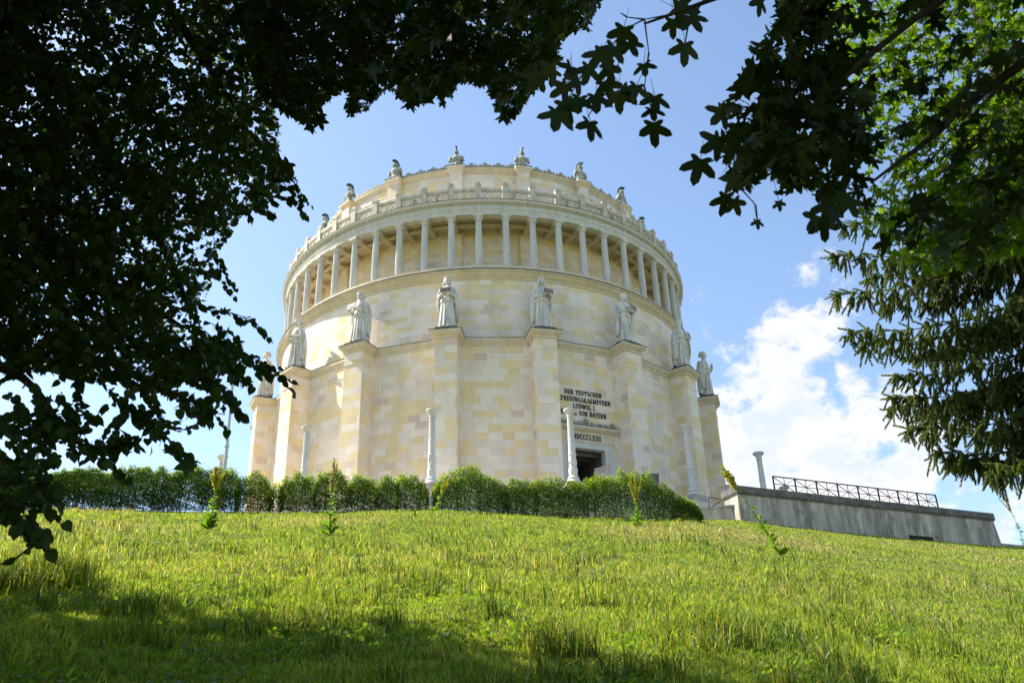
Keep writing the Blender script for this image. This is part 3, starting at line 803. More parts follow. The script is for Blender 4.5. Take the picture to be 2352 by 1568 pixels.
for i, (x, y, lab, z) in enumerate(VI):
    a = ray(x, y); h = a[:2]/math.hypot(a[0], a[1]); b_ = h @ EYE[:2]; rr = -b_ - math.sqrt(b_*b_ - (D0*D0 - 22.9**2)); P = at(x, y, rr)
    A = math.atan2(P[0], -P[1])
    p = empty('person', (P[0], P[1], z), lab, 'person', 'visitors on the gallery', A)
    for nme, me in (('body', pb[i % 2]), ('hair', hairm), ('clothing', clothes(CLOTH[i]))):
        o = bpy.data.objects.new(nme, me); C.objects.link(o); o.parent = p
mb = MB(); mb.lathe([(22.2, 53.88), (22.2, 53.95), (23.4, 53.95), (23.4, 53.88)], 120); mb.build('gallery_walk', M['trim'], hall)
# ================================================================== FREE-STANDING COLUMNS round the hall
fc = empty('stone_column', (0, 0, 0))
def fpart(name, mb, mat, ang=50):
    me = mb.mesh(name, mat); smooth_angle(me, ang); o = bpy.data.objects.new(name, me); C.objects.link(o); o.parent = fc; return o
mb = MB(); mb.box(-.85, .85, -.85, .85, -3.2, -.2); mb.box(-.75, .75, -.75, .75, -.2, 0); fpart('pedestal', mb, M['block'], 20)
mb = MB(); mb.lathe([(.62, 0), (.62, .12), (.55, .2), (.5, .32), (.46, .36)], 8, arc=False); mb.lathe([(.42, .36), (.47, .45), (.42, .55), (.34, .62), (.35, .9), (.38, 1.2), (.33, 1.3)], 20, arc=False); fpart('base', mb, M['column'])
mb = MB(); mb.lathe([(.31, 1.28), (.29, 2.3)], 20, arc=False); mb.lathe([(.30, 2.3), (.335, 2.36), (.335, 2.44), (.28, 2.5)], 20, arc=False)
mb.lathe([(.28, 2.5), (.27, 3.6)], 24, arc=False); mb.lathe([(.29, 3.6), (.29, 3.68), (.27, 3.7)], 20, arc=False); mb.lathe([(.275, 3.7), (.25, 5.55)], 48, lobes=16, lamp=.12, arc=False); mb.lathe([(.26, 5.55), (.28, 5.6), (.25, 5.65)], 20, arc=False)
for q in range(10):
    t = q*2*PI/10; mb.ellipsoid((.285*math.sin(t), -.285*math.cos(t), 1.75+.25*(q % 2)), (.07, .07, .22), 6, 5)
fpart('shaft', mb, M['column'])
mb = MB(); mb.lathe([(.25, 5.62), (.27, 5.85), (.44, 6.05), (.52, 6.12), (.53, 6.2), (.5, 6.25), (.0, 6.26)], 20, arc=False); fpart('capital', mb, M['column'])
FCL = {-2.5: 'white free-standing column before the outermost left buttress, only its capital edge showing', -1.5: 'white free-standing column before the sunlit left buttress', -.5: 'white free-standing column at the gap in the hedge, whole down to its foot', .5: 'white free-standing column cutting off the inscription beside the door',
       1.5: 'white free-standing column on a grey granite block right of the door', 2.5: 'white free-standing column rising behind the retaining wall beside the iron railing', 3.5: 'low column top just showing behind the bars of the iron railing'}
first = True
for k, lab in FCL.items():
    A = bay_angle(k) + 0*BAY; r = 32.0
    loc = (r*math.sin(A), -r*math.cos(A), 21.6)
    if k == 3.5: loc = (r*math.sin(A)+.0, -r*math.cos(A), 21.2)
    if first: o = fc; first = False
    else:
        o = fc.copy(); C.objects.link(o)
        for ch in list(fc.children):
            c = ch.copy(); C.objects.link(c); c.parent = o
    o.location = loc; o.rotation_euler = (0, 0, A); tag(o, lab, 'column', 'free-standing columns round the hall')
# ================================================================== RETAINING WALL, RAILING, STEPS
WL = at(1690, 1115, 65.3); WRr = at(2280, 1180, 82.6); WL[2] = WRr[2] = 19.0
wd = Vector((WRr[0]-WL[0], WRr[1]-WL[1], 0)); WLEN = wd.length; wang = math.atan2(wd.y, wd.x)
wall = empty('retaining_wall', (WL[0], WL[1], 15.0), 'long stained grey concrete retaining wall with a coping, right of the hall', 'wall', None, wang)
def wpart(name, mb, mat, par=wall):
    o = bpy.data.objects.new(name, mb.mesh(name, mat)); C.objects.link(o); o.parent = par; return o
mb = MB(); mb.prism([(0.02, 0), (WLEN+.35, 0), (WLEN-.12, 3.42), (.02, 3.42)], 0, 1.6); wpart('wall_face', mb, M['concrete'])
mb = MB(); mb.box(-.06, WLEN-.05, -.10, 1.7, 3.42, 3.52); mb.prism([(-.10, 3.52), (WLEN-.03, 3.52), (WLEN-.12, 4.0), (-.10, 4.0)], -.16, 1.76); wpart('coping', mb, M['coping'])
mb = MB(); mb.box(15.2, 17.6, -.012, .02, 1.25, 1.62); wpart('slot_shade', mb, M['dark'])  # flat near black plate stands in for the shade inside a slot
mb = MB(); mb.box(0, 7., 0, .8, 0, 1.5); mb.box(-.05, 7.05, -.06, .86, 1.5, 1.75)
o = mb.build('low_wall', M['concrete'], None, False, wang); o.location = (WRr[0]+.4, WRr[1]+1.2, 15.2); tag(o, 'low grey wall at the right edge, beyond the retaining wall', 'wall')
# railing
rp = []
rail = empty('iron_railing', (WL[0], WL[1], 19.0), 'black iron railing with crossed bars on top of the retaining wall', 'railing', None, wang)
R0, R1, NP = .1475*WLEN, .782*WLEN, 8
for i in range(NP+1):
    x = R0 + (R1-R0)*i/NP; mb = MB(); mb.box(x-.045, x+.045, .30, .38, 0, 1.15); wpart('post', mb, M['iron'], rail)
for z, h in ((1.13, .075), (.58, .035), (.06, .035)):
    mb = MB(); mb.box(R0-.04, R1+.04, .31, .37, z, z+h); wpart('rail', mb, M['iron'], rail)
for i in range(NP):
    xa = R0 + (R1-R0)*i/NP; xb = R0 + (R1-R0)*(i+1)/NP; mb = MB()
    mb.bar((xa, .335, .08), (xb, .335, 1.13), .032); mb.bar((xa, .35, 1.13), (xb, .35, .08), .04); mb.box((xa+xb)/2-.018, (xa+xb)/2+.018, .32, .36, .06, 1.13)
    wpart('cross_bars', mb, M['iron'], rail)
# stair cheek beside the wall, small blocks at the door and the thin hand rail
def boxthing(name, x0, x1, y0, y1, r, depth, mat, lab, cat, slope=0.):
    """block whose front spans the given directions, r metres away"""
    a = at(x0, y1, r); b_ = at(x1, y1, r); t = at(x0, y0, r)
    d = Vector((b_[0]-a[0], b_[1]-a[1], 0)); L = d.length; h = t[2]-a[2]; mb = MB()
    mb.prism([(0, -1.2), (L, -1.2), (L, h*(1-slope)), (0, h)], 0, depth)
    mb.prism([(-.04, h+.003), (L+.04, h*(1-slope)+.003), (L+.04, h*(1-slope)+.14), (-.04, h+.14)], -.05, depth+.05)
    o = mb.build(name, mat); o.location = (a[0], a[1], a[2]); o.rotation_euler = (0, 0, math.atan2(d.y, d.x)); return tag(o, lab, cat)
boxthing('stone_block', 1660, 1688, 1118, 1172, 66.6, 1.0, M['block'], 'pale block standing in for the sunlit left end face of the retaining wall', 'stone block')  # sunlit end face of the wall put in as a paler block
boxthing('low_wall', 1560, 1690, 1174, 1192, 63.0, .8, M['concrete'], 'low grey wall below the hedge end, left of the retaining wall', 'wall')
boxthing('stair_cheek', 1368, 1402, 1080, 1098, 74.5, 1.8, M['block'], 'pale sloping stone stair cheek in front of the dark doorway', 'stone block', -.5)
boxthing('stone_block', 1478, 1514, 1093, 1108, 74.0, 1.0, M['coping'], 'small dark stone block behind the hedge right of the door', 'stone block')
hr = empty('hand_rail', tuple(at(1626, 1170, 68)), 'thin iron hand rail between granite block and end block', 'railing')
for nme, pts in (('rail', [(1626, 1141), (1658, 1146)]), ('brace', [(1628, 1168), (1656, 1150)]), ('post', [(1628, 1141), (1629, 1172)])):
    mb = MB(); mb.tube([at(x, y, 68) for x, y in pts], [.03, .03], 6); o = mb.build(nme, M['iron']); attach(o, hr)
# flag pole at the left, another one far left
for (x0, y0, x1, y1, r, w, lab) in ((514, 1100, 537, 850, 70., .14, 'tall pale flagpole left of the hall, rising out of the hedge'), (84, 1075, 92, 960, 75., .10, 'thin pale pole at the far left between hedge and hanging leaves')):
    a = at(x0, y0, r); b_ = at(x1, y1, r); a2 = a + (a-b_)*.25; e = empty('flagpole', tuple(a2), lab, 'pole', 'poles left of the hall')
    top = b_ + (b_-a)*.06
    mb = MB(); mb.tube([a2, a+(b_-a)*.28, b_, top], [w, w*.95, w*.8, w*.65], 10); attach(mb.build('pole', M['steel'], None, True), e)
    m1 = a+(b_-a)*.28; mb = MB(); mb.lathe([(w*1.0, 0), (w*1.35, .03), (w*1.35, .2), (w*1.0, .23)], 12, arc=False, T=Matrix.Translation(m1)); attach(mb.build('collar', M['steel']), e)
    mb = MB(); mb.ellipsoid(tuple(top), (w, w, w)); attach(mb.build('finial', M['steel'], None, True), e)

# ================================================================== GROUND
def ground_mesh():
    azs = np.concatenate([np.arange(-180, -40, 6.), np.arange(-40, 40, .75), np.arange(40, 180, 6.)])
    rs = np.concatenate([[0.4], np.arange(1.5, 20, .5), np.arange(20, 90, 1.), [95, 105, 120, 150, 200, 300, 500, 900, 1600, 3000]])
    A, Rr = np.meshgrid(azs, rs, indexing='ij'); Z = hill(A, Rr)
    far = np.clip((Rr-95)/400, 0, 1); Z = Z*(1-far) + far*(-6) - np.clip(Rr-300, 0, None)*.03
    X = Rr*np.sin(np.radians(A)); Y = Rr*np.cos(np.radians(A)) - D0
    Z = Z + np.where(Rr < 45, .05*np.sin(X*1.3+.4*Y)*np.sin(Y*1.1-.5*X), 0)
    V = np.stack([X, Y, Z], 2).reshape(-1, 3); na, nr = len(azs), len(rs); F = []
    for i in range(na):
        i2 = (i+1) % na
        for j in range(nr-1): F.append((i*nr+j, i*nr+j+1, i2*nr+j+1, i2*nr+j))
    F.append
    V = np.vstack([V, [[0, -D0, -1.7]]]); c = len(V)-1
    T3 = np.array([(c, i*nr, ((i+1) % na)*nr) for i in range(na)])
    return big_mesh('ground', [(V, np.array(F), 0), (np.zeros((0, 3)), T3 - len(V), 0)], [M['ground']], True)
g = ground_mesh(); o = link('ground', g); o['kind'] = 'structure'

def vnoise(x, y, s, seed=0):
    x = x/s; y = y/s; xi = np.floor(x).astype(int); yi = np.floor(y).astype(int); fx = x-xi; fy = y-yi
    fx = fx*fx*(3-2*fx); fy = fy*fy*(3-2*fy)
    def h(a, b):
        n = (a*374761393 + b*668265263 + seed*974711) & 0x7fffffff
        n = ((n ^ (n >> 13))*1274126177) & 0x7fffffff
        return (n ^ (n >> 16) & 0xffff)/float(0x7fffffff)
    return (h(xi, yi)*(1-fx)+h(xi+1, yi)*fx)*(1-fy) + (h(xi, yi+1)*(1-fx)+h(xi+1, yi+1)*fx)*fy

# ================================================================== GRASS
def grass():
    Nb = 760000
    az = rng.uniform(-33, 36, Nb); tc = np.interp(az, AZ, TC); rc = np.interp(az, AZ, RC); s = tc + 1.7/rc
    # even over the slope as seen from its foot, plus an even share per square metre
    umin, umax = 1.7/(rc+1.0), 1.7/5.5
    q = rng.uniform(0, 1, Nb); T = umin + (umax-umin)*q**1.15
    r = 1.7/T
    k = rng.uniform(0, 1, Nb) < .25; r = np.where(k, np.sqrt(rng.uniform(5.5**2, (rc+1)**2)), r)
    x = r*np.sin(np.radians(az)); y = r*np.cos(np.radians(az)) - D0; z = hill(az, r) - .01
    z = z + np.where(r < 45, .05*np.sin(x*1.3+.4*y)*np.sin(y*1.1-.5*x), 0)
    n1 = vnoise(x, y, 2.6, 1); n2 = vnoise(x, y, .7, 2); n3 = vnoise(x, y, 6., 3); n4 = vnoise(x, y, .25, 4)
    h = (.04 + .11*n2*n4 + .045*n1) * rng.uniform(.5, 1.5, Nb)
    # tall tufts
    tall = (n4 > .72) & (n2 > .55); h = np.where(tall & (rng.uniform(0, 1, Nb) < .5), h*2.0, h)
    for (px, py, rad, hh, amt) in ((60, 1345, .9, .48, .8), (170, 1350, .6, .42, .7), (1290, 1500, .35, .36, .8), (1640, 1480, .45, .36, .7), (1900, 1430, .4, .3, .5), (300, 1420, .4, .3, .6), (700, 1440, .5, .28, .5), (1340, 1300, .6, .34, .5), (2200, 1350, .8, .34, .5), (2000, 1520, .3, .2, .5)):
        p = on_ground(px, py); d = np.hypot(x-p[0], y-p[1])
        hit = (d < rad*rng.uniform(.3, 1.2, Nb)) & (rng.uniform(0, 1, Nb) < amt); h = np.where(hit, hh*rng.uniform(.5, 1.3, Nb), h)
    bare = (vnoise(x, y, .55, 9) > .80); h = np.where(bare & ~tall, h*.35, h)
    h = np.minimum(h, np.where(r > 38, .22, 9))
    w = (.0022 + .00025*r)*rng.uniform(.6, 1.5, Nb)
    w = np.where(h > .3, w*1.3, w)
    ang = rng.uniform(0, 2*PI, Nb); lean = rng.uniform(.1, .95, Nb)**1.3*h
    lx = np.cos(ang)*lean; ly = np.sin(ang)*lean
    fa = rng.uniform(0, PI, Nb); wx = np.cos(fa)*w; wy = np.sin(fa)*w
    zero = np.zeros(Nb)
    P0 = np.stack([x-wx, y-wy, z], 1); P1 = np.stack([x+wx, y+wy, z], 1)
    m = .5
    P2 = np.stack([x+lx*.28-wx*.85, y+ly*.28-wy*.85, z+h*.58], 1); P3 = np.stack([x+lx*.28+wx*.85, y+ly*.28+wy*.85, z+h*.58], 1)
    zt = z + np.sqrt(np.maximum(h*h - lean*lean*.6, (.3*h)**2))
    P4 = np.stack([x+lx, y+ly, zt], 1)
    V = np.stack([P0, P1, P3, P2, P4], 1).reshape(-1, 3)
    base = np.arange(Nb)[:, None]*5
    F4 = base + np.array([[0, 1, 2, 3]]); F3 = base + np.array([[3, 2, 4]])
    me = big_mesh('grass', [(V, F4, 0), (np.zeros((0, 3)), F3 - len(V), 0)], [M['grass']])
    pal = np.array([(.19, .30, .03), (.25, .345, .042), (.10, .18, .022), (.33, .36, .07), (.40, .34, .16)])
    t = np.clip(.55*n1 + .35*n3 + rng.normal(0, .22, Nb), 0, .999)
    col = pal[0]*(1-t)[:, None] + pal[1]*t[:, None]
    dk = rng.uniform(0, 1, Nb); patch = np.clip((vnoise(x, y, 1.1, 41)-.45)*2., 0, .6); col = np.where((dk < .13 + patch)[:, None], pal[2], col); col = np.where((dk > .90)[:, None], pal[3], col)
    farr = np.clip((r-14)/22, 0, 1)
    dryp = np.clip((n3-.48)*1.5, 0, .45)*(.2+.9*farr) + .035 + .08*farr; dry = rng.uniform(0, 1, Nb) < dryp
    col = np.where(dry[:, None], pal[4]*rng.uniform(.6, 1.15, Nb)[:, None], col)
    col = np.where(((h > .25) & ~dry)[:, None], col*.62, col)
    col = np.clip(col*np.exp(rng.normal(.06, .42, Nb))[:, None], .01, .5)  # wide tone spread also paints in shadow between blades and highlights
    c5 = np.repeat(np.c_[col, np.ones(Nb)][:, None, :], 5, 1).reshape(-1, 4)
    ca = me.color_attributes.new('tone', 'FLOAT_COLOR', 'POINT'); ca.data.foreach_set('color', c5.astype(np.float32).ravel())
    o = link('grass', me); o['kind'] = 'stuff'; o['label'] = 'long yellow green meadow grass covering the slope'; o['category'] = 'grass'
grass()
# low broad leaves between the blades
def ground_herbs():
    n = 26000
    az = rng.uniform(-32, 34, n); tc = np.interp(az, AZ, TC); rc = np.interp(az, AZ, RC)
    T = rng.uniform(1.7/30, 1.7/5.5, n); r = 1.7/T
    x = r*np.sin(np.radians(az)); y = r*np.cos(np.radians(az)) - D0
    keep = vnoise(x, y, .9, 21)*.7 + .3*vnoise(x, y, .3, 23) > .50; x, y, az, r = x[keep], y[keep], az[keep], r[keep]; n = len(x)
    z = hill(az, r) + rng.uniform(.01, .09, n)
    pos = np.stack([x, y, z], 1)
    tv = np.array([(0, 0, 0), (.32, .35, .05), (.30, .75, .06), (0, 1., 0), (-.30, .75, .06), (-.32, .35, .05)]); tf = [(0, 1, 2), (0, 2, 3), (0, 3, 4), (0, 4, 5)]
    a = rng.uniform(0, 2*PI, n); t = np.stack([np.cos(a), np.sin(a), rng.uniform(-.1, .9, n)], 1)
    nn = np.stack([rng.normal(0, .35, n), rng.normal(0, .35, n), np.ones(n)], 1)
    V, F = mass(tv, tf, pos, frames(t, nn), rng.uniform(.025, .085, n))
    o = link('ground_herbs', big_mesh('ground_herbs', [(V, F, 0)], [M['weed']])); tag(o, 'small broad leaved herbs scattered through the grass', 'ground cover', None, 'stuff')
ground_herbs()

# ================================================================== LEAVES
LIN_V = np.array([(0, 0, 0), (.26, -.06, .03), (.44, .16, .05), (.44, .42, .04), (.30, .70, .01), (.10, .92, -.04), (0, 1.08, -.08), (-.10, .92, -.04), (-.30, .70, .01), (-.44, .42, .04), (-.44, .16, .05), (-.26, -.06, .03), (0, .45, -.03)])
LIN_F = [(12, i, i+1) for i in range(0, 11)] + [(12, 11, 0)]
def maple_template(simple=False):
    tips = [(-118, .50), (-58, .88), (0, 1.0), (58, .88), (118, .50)]
    pts = [(180, .12)]
    for i, (a, L) in enumerate(tips):
        pts += [(a-21, L*.60), (a-13, L*.82), (a, L), (a+13, L*.82), (a+21, L*.60)] if not simple else [(a-18, L*.68), (a, L), (a+18, L*.68)]
        if i < 4:
            b = (a + tips[i+1][0])/2; pts.append((b, .43 if 0 < i < 3 else .36))
    V = [(0, 0, 0)]
    for a, L in pts:
        t = R_(a); V.append((L*math.sin(t), L*math.cos(t), -.16*L*L + .05*math.cos(3*t)))
    n = len(pts); F = [(0, 1+(i+1) % n, 1+i) for i in range(n)]
    V = np.array(V); V[:, 1] += .1
    return V, F
MAP_V, MAP_F = maple_template(); MAPS_V, MAPS_F = maple_template(True)
def in_poly(P, poly):
    x, y = P[:, 0], P[:, 1]; inside = np.zeros(len(x), bool); n = len(poly); j = n-1
    for i in range(n):
        xi, yi = poly[i]; xj, yj = poly[j]
        c = ((yi > y) != (yj > y)) & (x < (xj-xi)*(y-yi)/((yj-yi) or 1e-9) + xi)
        inside ^= c; j = i
    return inside
def in_frame(P, m=12): return (P[:, 0] > -m) & (P[:, 0] < FW+m) & (P[:, 1] > -m) & (P[:, 1] < FH+m)
def spread(poly, n, r0, r1, jitter=0.):
    """n points in the solid angle of an outline, between two distances"""
    xs = [p[0] for p in poly]; ys = [p[1] for p in poly]; out = []
    P = np.stack([rng.uniform(min(xs), max(xs), n*4), rng.uniform(min(ys), max(ys), n*4)], 1)
    P = P[in_poly(P, poly)][:n]; r = rng.uniform(r0, r1, len(P))
    return np.array([at(p[0], p[1], q) for p, q in zip(P, r)])
def sprays(centers, per, length, kind='linden'):
    """twigs with alternate leaves around the given centres -> twig lines, leaf pos, axis, normal"""
    N = len(centers); a = rng.uniform(0, 2*PI, N); d = np.stack([np.cos(a), np.sin(a), rng.uniform(-.75, .15, N)], 1); d = unit(d)
    L = length*rng.uniform(.6, 1.3, N); p0 = centers - d*L[:, None]*.5
    t = (np.arange(per)+.5)/per
    side = np.where(np.arange(per) % 2 == 0, 1., -1.)
    base = p0[:, None, :] + d[:, None, :]*(L[:, None]*t[None])[:, :, None]
    base[:, :, 2] -= (L[:, None]*(t[None]**2)*.18)
    hx = unit(np.cross(d, np.array([0, 0, 1.])))
    tl = d[:, None, :]*.55 + hx[:, None, :]*side[None, :, None]*.8 + rng.normal(0, .28, (N, per, 3))
    tl[:, :, 2] -= rng.uniform(.1, .9, (N, per))
    nn = np.array([0, 0, 1.]) + rng.normal(0, .55, (N, per, 3)) + d[:, None, :]*.25
    tw = (p0, p0 + d*L[:, None] - np.stack([0*L, 0*L, L*.18], 1))
    return tw, base.reshape(-1, 3), unit(tl.reshape(-1, 3)), unit(nn.reshape(-1, 3))
def twig_mass(a, b, rad):
    """thin three-sided sticks from a to b"""
    n = len(a); d = b - a; L = np.linalg.norm(d, axis=1)
    tv = np.array([(math.cos(t), 0, math.sin(t)) for t in (0, 2.1, 4.2)] + [(.5*math.cos(t), 1, .5*math.sin(t)) for t in (0, 2.1, 4.2)]); tf = [(0, 1, 4, 3), (1, 2, 5, 4), (2, 0, 3, 5)]
    s = np.stack([np.full(n, rad), L, np.full(n, rad)], 1) if np.isscalar(rad) else np.stack([rad, L, rad], 1)
    return mass(tv, tf, a, frames(d, np.array([[.13, .2, 1.]])*np.ones((n, 1))), s)
def crown(name, tree, groups, leaf, lmat, size, fringe=None):
    """groups of (centres, leaves per twig, twig length, outline that what shows in the open must keep to)"""
    parts = []
    for (cs, per, ln, allow, sz) in groups:
        tw, pos, tl, nn = sprays(cs, per, ln)
        pp = project(pos + tl*size*.5)
        ok = np.ones(len(pos), bool)
        if allow is not None:
            inf = in_frame(pp, 60) & ~np.isnan(pp[:, 0]); keep = np.zeros(len(pos), bool)
            for poly in allow: keep |= in_poly(pp, poly)
            ok = ~inf | keep
        tk = ok.reshape(len(cs), per).mean(1) > .97
        pos, tl, nn = pos[ok], tl[ok], nn[ok]
        V, F = mass(leaf[0]*np.array([1, 1, 1.]), leaf[1], pos, frames(tl, nn), size*sz*rng.uniform(.6, 1.25, len(pos)))
        parts.append((V, F, 0))
        if tk.any():
            V, F = twig_mass(tw[0][tk], tw[1][tk], .004); parts.append((V, F, 1))
    if fringe: parts += fringe
    return link(name, big_mesh(name, parts, [lmat, M['twig']]), tree)
def limb(name, tree, pts, r0, r1, mat='bark'):
    pts = [Vector(p) for p in pts]; fine = []
    for i in range(len(pts)-1):
        a = pts[max(i-1, 0)]; b_, c = pts[i], pts[i+1]; d = pts[min(i+2, len(pts)-1)]
        for q in range(6):
            t = q/6; fine.append(.5*((2*b_) + (c-a)*t + (2*a-5*b_+4*c-d)*t*t + (3*b_-a-3*c+d)*t**3))
    fine.append(pts[-1]); n = len(fine)
    mb = MB(); mb.tube(fine, [r0 + (r1-r0)*i/(n-1) for i in range(n)], 9)
    o = mb.build(name, M[mat], None, True); attach(o, tree); return o
def manual_sprays(lines, per, size, leaf, r_list, hang=.5):   # lines: (points, first distance, last distance, leaves per leaf length)
    """leafy shoots along given curves; returns mesh parts"""
    pos = []; tl = []; nn = []; ta = []; tb_ = []
    for (pts, r0, r1, dens) in lines:
        W = np.array([at(x, y, r0 + (r1-r0)*i/max(len(pts)-1, 1)) for i, (x, y) in enumerate(pts)])
        seg = np.linalg.norm(np.diff(W, axis=0), axis=1); cum = np.r_[0, np.cumsum(seg)]
        k = max(2, int(cum[-1]/size*dens)); ts = np.linspace(.02, 1, k)*cum[-1]
        Q = np.stack([np.interp(ts, cum, W[:, c]) for c in range(3)], 1)
        d = unit(np.gradient(Q, axis=0)); hx = unit(np.cross(d, [0, 0, 1.]) + 1e-6)
        sd = np.where(np.arange(k) % 2 == 0, 1., -1.)[:, None]
        l = d*.5 + hx*sd*.6 + rng.normal(0, .35, (k, 3)); l[:, 2] -= rng.uniform(.0, 1.1, k)*hang*2
        pos.append(Q + rng.normal(0, .012, (k, 3))); tl.append(l); nn.append(np.array([0, -.8, .4]) + rng.normal(0, .55, (k, 3)))
        if hang == .5:                                                            # short side twigs
            for q in range(2, k, 3):
                sdv = hx[q]*(1 if q % 2 else -1) + d[q]*.7 + np.array([0, 0, rng.uniform(-.8, .1)]); L_ = rng.uniform(.06, .2); e_ = Q[q] + sdv*L_
                ta.append(Q[q][None]); tb_.append(e_[None]); m = int(rng.integers(4, 8)); tt = np.linspace(.3, 1, m)[:, None]
                pos.append(Q[q] + (e_-Q[q])*tt); l2 = sdv*.6 + rng.normal(0, .5, (m, 3)); l2[:, 2] -= rng.uniform(0, 1, m); tl.append(l2); nn.append(np.array([0, -.8, .4]) + rng.normal(0, .55, (m, 3)))
        ta.append(W[:-1]); tb_.append(W[1:])
    pos = np.concatenate(pos); tl = unit(np.concatenate(tl)); nn = unit(np.concatenate(nn))
    V, F = mass(leaf[0], leaf[1], pos, frames(tl, nn), size*rng.uniform(.6, 1.2, len(pos)))
    A_, B_ = np.concatenate(ta), np.concatenate(tb_); V2, F2 = twig_mass(A_, B_, .0055)
    return [(V, F, 0), (V2, F2, 1)]

# ---- the linden on the left
L_OUT = [(-60, -60), (640, -60), (655, 60), (650, 150), (622, 230), (645, 310), (640, 350), (668, 395), (640, 440), (615, 480), (550, 492), (520, 560), (490, 600), (498, 632), (470, 690), (440, 720), (470, 760), (540, 800), (560, 850),
         (500, 860), (480, 900), (420, 880), (380, 905), (300, 895), (240, 875), (190, 880), (150, 865), (60, 850), (-60, 860)]
L_LOW = [(-60, 1010), (60, 1020), (150, 1060), (120, 1120), (118, 1170), (60, 1190), (-60, 1190)]
L_MID = [(-60, 930), (60, 940), (150, 930), (200, 990), (320, 1010), (420, 960), (500, 900), (520, 920), (430, 1000), (380, 1040), (260, 1040), (160, 1020), (60, 1000), (-60, 1000)]
L_BOT = [(-60, 760), (300, 740), (480, 745), (560, 800), (560, 860), (500, 880), (500, 925), (430, 950), (400, 990), (330, 1000), (250, 960), (180, 985), (100, 930), (-60, 900)]
lin = empty('linden_tree', (-10.5, -D0+7., float(hill_xy(-10.5, -D0+7.))), 'big dark linden tree whose hanging branches fill the left of the view', 'tree')
limb('trunk', lin, [(-10.5, -D0+7., -2.), (-10.4, -D0+7.1, 2), (-10.2, -D0+7.2, 6), (-9.9, -D0+7.4, 11), (-9.6, -D0+7.5, 15)], .5, .2)
limb('limb', lin, [(-10.2, -D0+7.2, 6.5), tuple(at(-160, -40, 8.6)), tuple(at(30, 60, 8.4)), tuple(at(160, 230, 8.6)), tuple(at(240, 340, 8.8)), tuple(at(310, 440, 9.0)), tuple(at(390, 600, 9.2)), tuple(at(440, 720, 9.2))], .13, .018)
limb('limb', lin, [(-10.1, -D0+7.2, 5.), tuple(at(-250, 380, 8.8)), tuple(at(60, 520, 8.6)), tuple(at(240, 640, 8.4)), tuple(at(420, 750, 8.0))], .11, .012)
limb('limb', lin, [(-10.3, -D0+7.1, 3.8), tuple(at(-300, 800, 8.)), tuple(at(20, 850, 7.6)), tuple(at(150, 990, 7.2))], .09, .01)
limb('limb', lin, [(-9.9, -D0+7.4, 10.), tuple(at(100, -300, 8.8)), tuple(at(330, -60, 8.6)), tuple(at(470, 140, 8.6)), tuple(at(560, 280, 8.8))], .12, .012)
LF = [([(400, 690), (450, 700), (500, 712), (545, 722), (585, 738)], 8.2, 8.0, 2.2), ([(420, 740), (490, 775), (540, 800), (585, 825), (635, 850)], 8.0, 7.6, 2.6), ([(560, 842), (590, 838), (615, 842), (632, 858)], 7.8, 7.6, 2.4), ([(380, 770), (440, 830), (500, 880), (545, 935)], 7.6, 7.2, 2.8),
      ([(300, 850), (380, 890), (440, 920), (495, 950)], 7.4, 7.0, 2.6), ([(250, 900), (330, 960), (380, 1000), (440, 1060)], 7.2, 6.8, 2.6), ([(300, 900), (270, 980), (260, 1020), (240, 1050)], 7.2, 7., 2.2), ([(60, 880), (110, 940), (150, 1000), (210, 1030), (240, 1050)], 7.0, 6.7, 2.6),
      ([(20, 900), (60, 960), (90, 1010), (60, 1050)], 6.9, 6.6, 2.4), ([(-40, 930), (20, 990), (70, 1060), (110, 1110), (100, 1150)], 6.6, 6.2, 2.8), ([(-40, 1010), (30, 1070), (70, 1120), (100, 1160)], 6.4, 6.0, 2.8), ([(-30, 1120), (30, 1150), (70, 1190), (95, 1240)], 6.2, 5.9, 2.8), ([(-40, 1150), (10, 1180), (40, 1210)], 6.2, 6.0, 2.5),
      ([(590, 330), (640, 370), (665, 400), (685, 435)], 8.8, 8.6, 2.6), ([(560, 440), (620, 450), (660, 452), (690, 470)], 8.8, 8.6, 2.8), ([(560, 400), (620, 410), (660, 420)], 8.8, 8.6, 2.6), ([(540, 480), (590, 478), (625, 492)], 8.8, 8.7, 2.4), ([(470, 560), (500, 600), (500, 632)], 8.8, 8.6, 2.4), ([(400, 940), (440, 940), (470, 960)], 7., 6.9, 2.4),
      ([(140, 900), (170, 960), (140, 1000)], 7.1, 6.9, 2.2), ([(330, 900), (360, 930), (345, 960)], 7.2, 7.1, 2.2), ([(480, 740), (520, 760), (560, 790)], 8., 7.8, 2.4), ([(460, 780), (520, 840), (560, 870)], 7.8, 7.5, 2.6)]
lf = manual_sprays([(a, b, c, d*.95) for (a, b, c, d) in LF], 0, .078, (LIN_V, LIN_F), None)
outer = [(-1700, -900), (-60, -900), (-60, 1000), (-700, 1100), (-1700, 900)]
topo = [(-60, -1100), (560, -1000), (640, -60), (-60, -60)]
nb = 9500; shade_mass = np.stack([rng.uniform(-18., -4., nb), rng.uniform(-2., 17., nb) - D0, rng.uniform(3.6, 13., nb)], 1)  # unseen part of the crown, shaped to cast shade on the slope
shade_mass = shade_mass[shade_mass[:, 1] + D0 < 9.4 - (shade_mass[:, 0] + 5.6)*.72 + (shade_mass[:, 2]-6)*.16 + rng.normal(0, .5, nb)]
LC = spread(L_OUT, 2700, 7.0, 12.); lp = project(LC); LC = LC[vnoise(lp[:, 0], lp[:, 1], 95., 31)*.65 + vnoise(lp[:, 0], lp[:, 1], 33., 32)*.35 > rng.uniform(.14, .34, len(LC))]
